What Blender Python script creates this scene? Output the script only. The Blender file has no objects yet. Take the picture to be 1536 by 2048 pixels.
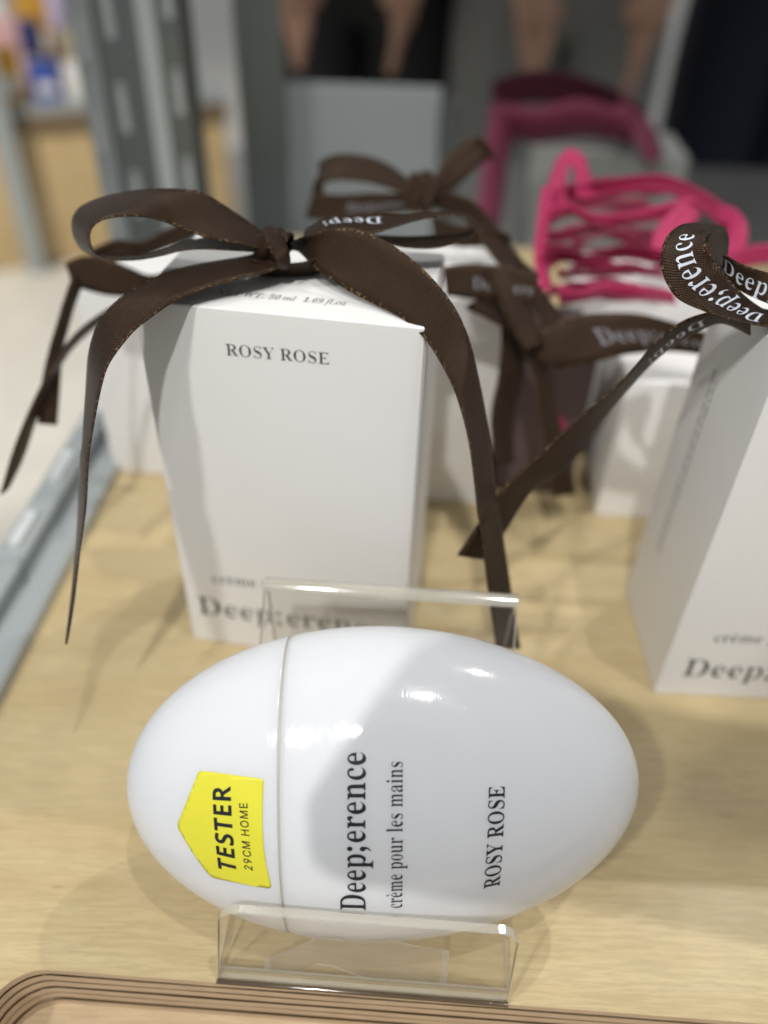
import bpy, bmesh, math, random
from mathutils import Vector, Matrix
R = math.radians
scene = bpy.context.scene
COL = scene.collection
CM = 0.01                                   # everything below is measured in centimetres

# ------------------------------------------------------------------ camera
CAM_POS = Vector((0, 0, 18.0))
CF = Vector((0.0, 0.77475808, -0.6322578))
CX = Vector((0.99932892, 0.02315919, 0.02837889))
CU = Vector((-0.03662935, 0.6318335, 0.77423815))
FPX = 1587.48
cam = bpy.data.cameras.new('camera')
cam.sensor_fit = 'VERTICAL'; cam.sensor_height = 36; cam.sensor_width = 27
cam.lens = FPX / 2048 * 36
cam.clip_start = 0.005; cam.clip_end = 60
cam.dof.use_dof = True; cam.dof.focus_distance = 0.154; cam.dof.aperture_fstop = 5.9
cam_ob = bpy.data.objects.new('camera', cam); COL.objects.link(cam_ob)
m = Matrix((CX, CU, -CF)).transposed().to_4x4(); m.translation = CAM_POS * CM
cam_ob.matrix_world = m
scene.camera = cam_ob

# ------------------------------------------------------------------ world and lamps (inside a shop)
world = bpy.data.worlds.new('World'); scene.world = world; world.use_nodes = True
bg = world.node_tree.nodes['Background']
bg.inputs[0].default_value = (0.95, 0.97, 1.0, 1); bg.inputs[1].default_value = 0.285

def lamp(name, pos, target, power, size, col=(1, 1, 1), spot=None):
    L = bpy.data.lights.new(name, 'SPOT' if spot else 'AREA')
    L.energy = power; L.color = col
    if spot:
        L.spot_size = R(spot); L.spot_blend = 0.5; L.shadow_soft_size = size * CM
    else:
        L.shape = 'DISK'; L.size = size * CM
    o = bpy.data.objects.new(name, L); COL.objects.link(o)
    o.location = Vector(pos) * CM
    d = (Vector(target) - Vector(pos)).normalized()
    o.rotation_euler = d.to_track_quat('-Z', 'Y').to_euler()
    return o
lamp('spotlight', (-60, -70, 120), (0, 13, 4), 31, 4.0, (1.0, 0.985, 0.97), 30)
lamp('spotlight', (-13, -62, 118), (1, 11, 4), 32, 1.2, (1.0, 0.985, 0.97), 27)
lamp('spotlight', (85, 95, 170), (2, 10, 4), 33, 1.6, (1.0, 0.97, 0.93), 26)
lamp('spotlight', (38, -12, 215), (2, 12, 4), 36, 1.2, (1.0, 0.985, 0.97), 22)
lamp('spotlight', (-150, 50, 165), (-108, 215, -55), 230, 6, (1.0, 0.95, 0.88), 62)  # placed to brighten the far plinth and floor; its fixture is unseen

lamp('spotlight', (-10, 15, 200), (-4, 80, -2), 60, 3, (1.0, 0.98, 0.95), 20)  # added lamp, only to brighten the pale panel at the back
# a track of small LED lamps on the ceiling: the glints on the bottle
for i, (x, y, z, p) in enumerate(((26, 6, 200, .5), (34, 14, 205, .35), (20, 18, 210, .3), (44, 2, 200, .3), (38, -10, 195, .22), (52, 20, 205, .22), (60, -22, 190, .25), (72, -30, 190, .2), (-70, 20, 200, .3), (-78, 40, 205, .25), (-58, 60, 205, .3))):
    lamp('track_lamp', (x, y, z), (0, 9, 4), p * .2, 1.8, (.95, .98, 1.0))
vs = scene.view_settings
vs.view_transform = 'Standard'; vs.look = 'None'; vs.exposure = 0.10; vs.gamma = 1; vs.use_curve_mapping = False
scene.render.engine = 'CYCLES'
scene.cycles.max_bounces = 12; scene.cycles.transparent_max_bounces = 24
scene.cycles.use_denoising = True
scene.cycles.sample_clamp_indirect = 6

# ------------------------------------------------------------------ helpers
def at(px, py, d):
    """point of the place that the photograph shows at (px, py), d centimetres into the view"""
    return CAM_POS + (CF + CX * ((px - 768) / FPX) + CU * ((1024 - py) / FPX)) * d
def on_plane(px, py, p0, n):
    d = CF + CX * ((px - 768) / FPX) + CU * ((1024 - py) / FPX)
    return CAM_POS + d * ((p0 - CAM_POS).dot(n) / d.dot(n))
def tag(o, label=None, cat=None, group=None, kind=None):
    if label: o['label'] = label
    if cat: o['category'] = cat
    if group: o['group'] = group
    if kind: o['kind'] = kind
    return o
def empty(name, loc, rz=0.0):
    o = bpy.data.objects.new(name, None); COL.objects.link(o)
    o.empty_display_size = 0.01
    o.location = Vector(loc) * CM; o.rotation_euler = (0, 0, rz)
    return o
def wm(o):                                                     # world matrix without a depsgraph pass
    mtx = o.matrix_basis.copy()
    while o.parent:
        o = o.parent; mtx = o.matrix_basis @ mtx
    return mtx
def mesh_ob(name, me, mat, parent=None, smooth=None):
    if mat and not me.materials:
        for mm in (mat if isinstance(mat, (list, tuple)) else [mat]): me.materials.append(mm)
    o = bpy.data.objects.new(name, me); COL.objects.link(o)
    if parent: o.parent = parent
    if smooth is not None:
        if smooth == 'all': me.polygons.foreach_set('use_smooth', [True] * len(me.polygons))
        else: me.set_sharp_from_angle(angle=R(smooth)); me.polygons.foreach_set('use_smooth', [True] * len(me.polygons)); me.set_sharp_from_angle(angle=R(smooth))
    return o
def mk(name, verts, faces, mat, parent=None, smooth=None, uvs=None, mat_ids=None):
    """verts in world centimetres; turned into the parent's frame"""
    inv = wm(parent).inverted() if parent else Matrix.Identity(4)
    me = bpy.data.meshes.new(name)
    me.from_pydata([inv @ (Vector(v) * CM) for v in verts], [], faces)
    if uvs:
        l = me.uv_layers.new(name='UVMap')
        for p in me.polygons:
            for li in p.loop_indices: l.data[li].uv = uvs[me.loops[li].vertex_index]
    o = mesh_ob(name, me, mat, parent, smooth)
    if mat_ids:
        for p, i in zip(me.polygons, mat_ids): p.material_index = i
    return o
def bm_ob(name, bm, mat, parent=None, smooth=None):
    inv = wm(parent).inverted() if parent else Matrix.Identity(4)
    for v in bm.verts: v.co = inv @ (v.co * CM)
    me = bpy.data.meshes.new(name); bm.to_mesh(me); bm.free()
    return mesh_ob(name, me, mat, parent, smooth)
def box_bm(lo, hi, bevel=0.0, seg=2, M=None):
    bm = bmesh.new(); bmesh.ops.create_cube(bm, size=1)
    lo, hi = Vector(lo), Vector(hi)
    for v in bm.verts: v.co = Vector([lo[i] + (v.co[i] + .5) * (hi[i] - lo[i]) for i in range(3)])
    if bevel: bmesh.ops.bevel(bm, geom=bm.edges[:], offset=bevel, segments=seg, profile=.6, affect='EDGES')
    if M is not None:
        for v in bm.verts: v.co = M @ v.co
    return bm
def frame(x, y, yaw, z=0):
    return Matrix.Translation((x, y, z)) @ Matrix.Rotation(yaw, 4, 'Z')

# ------------------------------------------------------------------ materials
def new_mat(name):
    mt = bpy.data.materials.new(name); mt.use_nodes = True
    nt = mt.node_tree; b = nt.nodes['Principled BSDF']
    return mt, nt, b
def N(nt, typ, **kw):
    n = nt.nodes.new(typ)
    for k, v in kw.items():
        if k.startswith('i_'): n.inputs[int(k[2:])].default_value = v
        else: setattr(n, k, v)
    return n
def ramp(nt, fac, stops, interp='LINEAR'):
    n = nt.nodes.new('ShaderNodeValToRGB'); n.color_ramp.interpolation = interp
    el = n.color_ramp.elements
    while len(el) < len(stops): el.new(0.5)
    for e, (p, c) in zip(el, stops):
        e.position = p; e.color = c if len(c) == 4 else (*c, 1)
    nt.links.new(fac, n.inputs[0]); return n.outputs[0]
def math_n(nt, op, a, b=None, c=None):
    n = nt.nodes.new('ShaderNodeMath'); n.operation = op
    for i, q in enumerate((a, b, c)):
        if q is None: continue
        if isinstance(q, (int, float)): n.inputs[i].default_value = q
        else: nt.links.new(q, n.inputs[i])
    return n.outputs[0]
def mixc(nt, fac, a, b, mode='MIX'):
    n = nt.nodes.new('ShaderNodeMix'); n.data_type = 'RGBA'; n.blend_type = mode
    for i, q in ((0, fac), (6, a), (7, b)):
        if isinstance(q, (int, float)): n.inputs[i].default_value = q
        elif isinstance(q, tuple): n.inputs[i].default_value = (*q, 1) if len(q) == 3 else q
        else: nt.links.new(q, n.inputs[i])
    return n.outputs[2]
def bump(nt, b, h, strength, dist=0.0002):
    n = nt.nodes.new('ShaderNodeBump'); n.inputs['Strength'].default_value = strength; n.inputs['Distance'].default_value = dist
    nt.links.new(h, n.inputs['Height']); nt.links.new(n.outputs[0], b.inputs['Normal'])
def noise(nt, scale, detail=3, rough=.55, vec=None, dist=0):
    n = N(nt, 'ShaderNodeTexNoise'); n.inputs['Scale'].default_value = scale; n.inputs['Detail'].default_value = detail
    n.inputs['Roughness'].default_value = rough; n.inputs['Distortion'].default_value = dist
    if vec is not None: nt.links.new(vec, n.inputs['Vector'])
    return n.outputs['Fac']
def mapped(nt, scale, rot=(0, 0, 0), kind='Object', loc=(0, 0, 0)):
    tc = N(nt, 'ShaderNodeTexCoord'); mp = N(nt, 'ShaderNodeMapping')
    mp.inputs['Scale'].default_value = scale; mp.inputs['Rotation'].default_value = rot; mp.inputs['Location'].default_value = loc
    nt.links.new(tc.outputs[kind], mp.inputs['Vector']); return mp.outputs[0]
def plain(name, col, rough=.5, metal=0, spec=.5, nz=0.0, nscale=60, coat=0):
    mt, nt, b = new_mat(name)
    b.inputs['Roughness'].default_value = rough; b.inputs['Metallic'].default_value = metal
    b.inputs['Specular IOR Level'].default_value = spec; b.inputs['Coat Weight'].default_value = coat
    if nz:
        f = noise(nt, nscale, 4, .6, mapped(nt, (1, 1, 1)))
        c = mixc(nt, f, tuple(max(0, q * (1 - nz)) for q in col), tuple(min(1, q * (1 + nz)) for q in col))
        nt.links.new(c, b.inputs['Base Color'])
    else: b.inputs['Base Color'].default_value = (*col, 1)
    return mt

def wood_mat(name, light, dark, rz=0, rough=.42):
    mt, nt, b = new_mat(name)
    v = mapped(nt, (4.0, 60, 20), (0, 0, rz))
    fl = noise(nt, 1.0, 5, .6, v, 1.5)                       # long grain
    v2 = mapped(nt, (90, 1100, 100), (0, 0, rz))
    fine = noise(nt, 1.0, 3, .7, v2, .3)                     # fine fibres
    v3 = mapped(nt, (28, 14, 10), (0, 0, rz + .5))
    fig = noise(nt, 1.0, 2, .5, v3, 1.0)                     # rippled birch figure
    c = ramp(nt, fl, [(.30, dark), (.62, light)])
    c = mixc(nt, math_n(nt, 'MULTIPLY', ramp(nt, fine, [(.42, (1, 1, 1)), (.58, (0, 0, 0))]), .42), c, tuple(q * .72 for q in dark))
    c = mixc(nt, math_n(nt, 'MULTIPLY', ramp(nt, fig, [(.4, (0, 0, 0)), (.7, (1, 1, 1))]), .25), c, tuple(min(1, q * 1.12) for q in light))
    sp = noise(nt, 1.0, 2, .5, mapped(nt, (120, 500, 100), (0, 0, rz)))
    c = mixc(nt, math_n(nt, 'MULTIPLY', ramp(nt, sp, [(.70, (0, 0, 0)), (.76, (1, 1, 1))]), .3), c, tuple(q * .5 for q in dark))
    scf = noise(nt, 1.0, 3, .65, mapped(nt, (9, 34, 10), (0, 0, rz - .6)), 2.0)
    c = mixc(nt, math_n(nt, 'MULTIPLY', ramp(nt, scf, [(.62, (0, 0, 0)), (.74, (1, 1, 1))]), .18), c, tuple(q * .74 for q in dark))
    nt.links.new(c, b.inputs['Base Color'])
    nt.links.new(ramp(nt, fig, [(.3, (rough + .08,) * 3), (.7, (rough - .06,) * 3)]), b.inputs['Roughness'])
    b.inputs['Specular IOR Level'].default_value = .42
    bump(nt, b, math_n(nt, 'ADD', fine, math_n(nt, 'MULTIPLY', fig, .6)), .22, .0003)
    return mt
M = {}
M['wood'] = wood_mat('birch_plywood', (0.54, 0.435, 0.245), (0.475, 0.365, 0.19))
M['wood_far'] = wood_mat('pale_wood', (0.66, 0.50, 0.27), (0.58, 0.42, 0.21), .4)
M['ply_a'] = plain('ply_face', (0.52, 0.395, 0.26), .6, nz=.22, nscale=160)
M['ply_b'] = plain('ply_cross', (0.19, 0.125, 0.075), .65, nz=.35, nscale=220)
M['recess'] = wood_mat('recess_floor', (0.56, 0.44, 0.28), (0.49, 0.37, 0.22), 0.1, .5)

def card_mat(name, col):
    mt, nt, b = new_mat(name)
    f = noise(nt, 1500, 3, .6, mapped(nt, (1, 1, 1)))
    g = noise(nt, 40, 3, .5, mapped(nt, (1, 1, 1)))
    nt.links.new(mixc(nt, g, tuple(q * .97 for q in col), col), b.inputs['Base Color'])
    b.inputs['Roughness'].default_value = .5; b.inputs['Specular IOR Level'].default_value = .35
    bump(nt, b, math_n(nt, 'ADD', math_n(nt, 'MULTIPLY', f, .12), noise(nt, 55, 2, .5, mapped(nt, (1, 1, 1)))), .10, .0012)
    return mt
M['card'] = card_mat('white_card', (0.80, 0.79, 0.765))
M['card_shaded'] = card_mat('shaded_white_card', (0.33, 0.34, 0.32))  # white card of the far box, shade put into its colour
M['card_mauve_shaded'] = card_mat('shaded_mauve_card', (0.12, 0.085, 0.09))  # mauve tint darkened by the shade the box stands in

def plastic():
    mt, nt, b = new_mat('gloss_white_plastic')
    b.inputs['Base Color'].default_value = (0.685, 0.70, 0.72, 1)
    sc_ = noise(nt, 1.0, 4, .7, mapped(nt, (900, 60, 900), (.3, .6, .4)))
    nt.links.new(ramp(nt, sc_, [(.45, (.10,) * 3), (.75, (.20,) * 3)]), b.inputs['Roughness'])
    b.inputs['Specular IOR Level'].default_value = .5
    b.inputs['Subsurface Weight'].default_value = .35
    b.inputs['Subsurface Radius'].default_value = (.008, .008, .0085); b.inputs['Subsurface Scale'].default_value = 1
    scr = noise(nt, 1.0, 3, .7, mapped(nt, (2600, 160, 160), (.2, .5, .9)))
    hh = math_n(nt, 'ADD', noise(nt, 130, 2, .5, mapped(nt, (1, 1, 1))), math_n(nt, 'MULTIPLY', ramp(nt, scr, [(.60, (0, 0, 0)), (.70, (1, 1, 1))]), .10))
    bump(nt, b, hh, .08, .0004)
    return mt
M['plastic'] = plastic()
M['seam'] = plain('seam_gasket', (0.42, 0.40, 0.34), .5)
M['ink'] = plain('black_ink', (0.012, 0.013, 0.018), .35)
M['ink_soft'] = plain('charcoal_ink', (0.05, 0.055, 0.06), .5)
M['ink_white'] = plain('silver_white_ink', (0.62, 0.66, 0.74), .35, nz=.2, nscale=900)
M['ink_dim'] = plain('dim_silver_ink', (0.20, 0.205, 0.22), .45)
M['ink_dull'] = plain('grey_ink', (0.30, 0.31, 0.33), .5)
M['yellow'] = plain('yellow_sticker', (0.70, 0.665, 0.045), .32, nz=.05, nscale=300)

def ribbon_mat(name, base, hi, thread=(0.50, 0.33, 0.17), sparkle=.85, tint=(.80, .52, .36)):
    mt, nt, b = new_mat(name)
    tc = N(nt, 'ShaderNodeTexCoord'); sep = N(nt, 'ShaderNodeSeparateXYZ'); nt.links.new(tc.outputs['UV'], sep.inputs[0])
    u, v = sep.outputs[0], sep.outputs[1]                     # u: 0..1 across, v: centimetres along
    tau = 2 * math.pi
    diag = math_n(nt, 'SINE', math_n(nt, 'ADD', math_n(nt, 'MULTIPLY', u, tau * 8), math_n(nt, 'MULTIPLY', v, tau * 19)))
    fine = math_n(nt, 'SINE', math_n(nt, 'SUBTRACT', math_n(nt, 'MULTIPLY', u, tau * 17), math_n(nt, 'MULTIPLY', v, tau * 8)))
    weave = math_n(nt, 'MULTIPLY_ADD', math_n(nt, 'ADD', math_n(nt, 'MULTIPLY', diag, .65), math_n(nt, 'MULTIPLY', fine, .35)), .5, .5)
    nz = noise(nt, 1.0, 2, .6, mapped(nt, (26, 12, 1), kind='UV'))
    big = noise(nt, 1.0, 2, .5, mapped(nt, (2.2, 1.1, 1), kind='UV'))
    f = math_n(nt, 'MULTIPLY', math_n(nt, 'MULTIPLY', weave, nz), math_n(nt, 'MULTIPLY_ADD', big, 1.6, .8))
    col = mixc(nt, f, base, hi)
    e = math_n(nt, 'ABSOLUTE', math_n(nt, 'SUBTRACT', u, .5))
    edge = ramp(nt, e, [(.425, (0, 0, 0)), (.45, (1, 1, 1))])   # selvedge: twisted threads that catch the light
    spn = noise(nt, 1.0, 0, .5, mapped(nt, (16, 13, 1), kind='UV'))
    spk = ramp(nt, spn, [(.57, (0, 0, 0)), (.67, (1, 1, 1))])
    ef = math_n(nt, 'MULTIPLY', math_n(nt, 'MULTIPLY', edge, spk), sparkle)
    col = mixc(nt, math_n(nt, 'MULTIPLY', ef, .36), col, thread)
    nt.links.new(col, b.inputs['Base Color'])
    nt.links.new(math_n(nt, 'MULTIPLY_ADD', weave, .18, .24), b.inputs['Roughness'])
    b.inputs['Specular IOR Level'].default_value = .36
    b.inputs['Specular Tint'].default_value = (*tint, 1)
    hgt = math_n(nt, 'ADD', weave, math_n(nt, 'MULTIPLY', ef, 1.6))
    bump(nt, b, hgt, .8, .00022)
    return mt
M['ribbon'] = ribbon_mat('brown_satin', (0.006, 0.0038, 0.0026), (0.056, 0.035, 0.022))
M['pink_shade'] = ribbon_mat('shaded_pink_satin', (0.13, 0.02, 0.045), (0.24, 0.05, 0.09), (0.4, 0.12, 0.2), .3, (1, .7, .8))  # darkened copy of the pink satin: shade put into the colour
M['pink'] = ribbon_mat('pink_satin', (0.34, 0.012, 0.07), (0.66, 0.065, 0.19), (0.9, 0.3, 0.42), .4, (1, .8, .85))

def steel(name, col, rough, streak=(2, 2, 300)):
    mt, nt, b = new_mat(name)
    f = noise(nt, 1.0, 3, .6, mapped(nt, streak))
    nt.links.new(mixc(nt, f, tuple(q * .8 for q in col), col), b.inputs['Base Color'])
    b.inputs['Metallic'].default_value = .85
    nt.links.new(ramp(nt, f, [(.3, (rough - .05,) * 3), (.7, (rough + .08,) * 3)]), b.inputs['Roughness'])
    return mt
M['steel'] = steel('galvanised_steel', (0.46, 0.50, 0.50), .40)
M['steel'].node_tree.nodes['Principled BSDF'].inputs['Metallic'].default_value = .25
M['steel_dark'] = steel('dark_steel', (0.30, 0.325, 0.31), .36)
M['steel_and_reflection'] = steel('pale_steel_and_reflection', (0.70, 0.76, 0.75), .5, (300, 2, 2))
M['steel_and_reflection'].node_tree.nodes['Principled BSDF'].inputs['Metallic'].default_value = .15
M['reflection_mid'] = steel('reflection_grey', (0.30, 0.33, 0.32), .45, (300, 2, 2))
M['slot'] = plain('slot_light', (0.58, 0.61, 0.61), .5)  # pale plates: light showing through the slots is put into their colour

def acrylic(name, tint, gloss=1.0, diff=0.0, dcol=(.8, .78, .7), rough=0.0):
    mt = bpy.data.materials.new(name); mt.use_nodes = True
    nt = mt.node_tree; nt.nodes.clear()
    out = N(nt, 'ShaderNodeOutputMaterial')
    tr = N(nt, 'ShaderNodeBsdfTransparent'); tr.inputs[0].default_value = (*tint, 1)
    gl = N(nt, 'ShaderNodeBsdfGlossy'); gl.inputs['Roughness'].default_value = rough + .02
    lw = N(nt, 'ShaderNodeLayerWeight')
    frs = math_n(nt, 'MULTIPLY_ADD', math_n(nt, 'POWER', lw.outputs['Facing'], 4.5), .9, .04)
    mx = N(nt, 'ShaderNodeMixShader')
    nt.links.new(math_n(nt, 'MULTIPLY', frs, gloss), mx.inputs[0])
    last = tr.outputs[0]
    if diff:
        df = N(nt, 'ShaderNodeBsdfDiffuse'); df.inputs[0].default_value = (*dcol, 1)
        m2 = N(nt, 'ShaderNodeMixShader'); m2.inputs[0].default_value = diff
        nt.links.new(tr.outputs[0], m2.inputs[1]); nt.links.new(df.outputs[0], m2.inputs[2]); last = m2.outputs[0]
    nt.links.new(last, mx.inputs[1]); nt.links.new(gl.outputs[0], mx.inputs[2])
    nt.links.new(mx.outputs[0], out.inputs[0])
    return mt
M['acrylic'] = acrylic('clear_acrylic', (.988, .987, .98))
M['acrylic_edge'] = acrylic('acrylic_edge', (.84, .82, .75), 3.0, .40, (.74, .715, .63), .06)
M['fold_refraction'] = acrylic('fold_refraction', (.50, .42, .30), 3.0, .12, (.30, .24, .16), .05)  # brown tint paints the dark refraction line along the bend
M['tape'] = acrylic('clear_tape', (.95, .95, .93), .9, .14, (.8, .79, .75), .15)
M['tape_edge'] = acrylic('tape_rim', (.85, .85, .82), .8, .45, (.72, .71, .66), .15)

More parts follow.
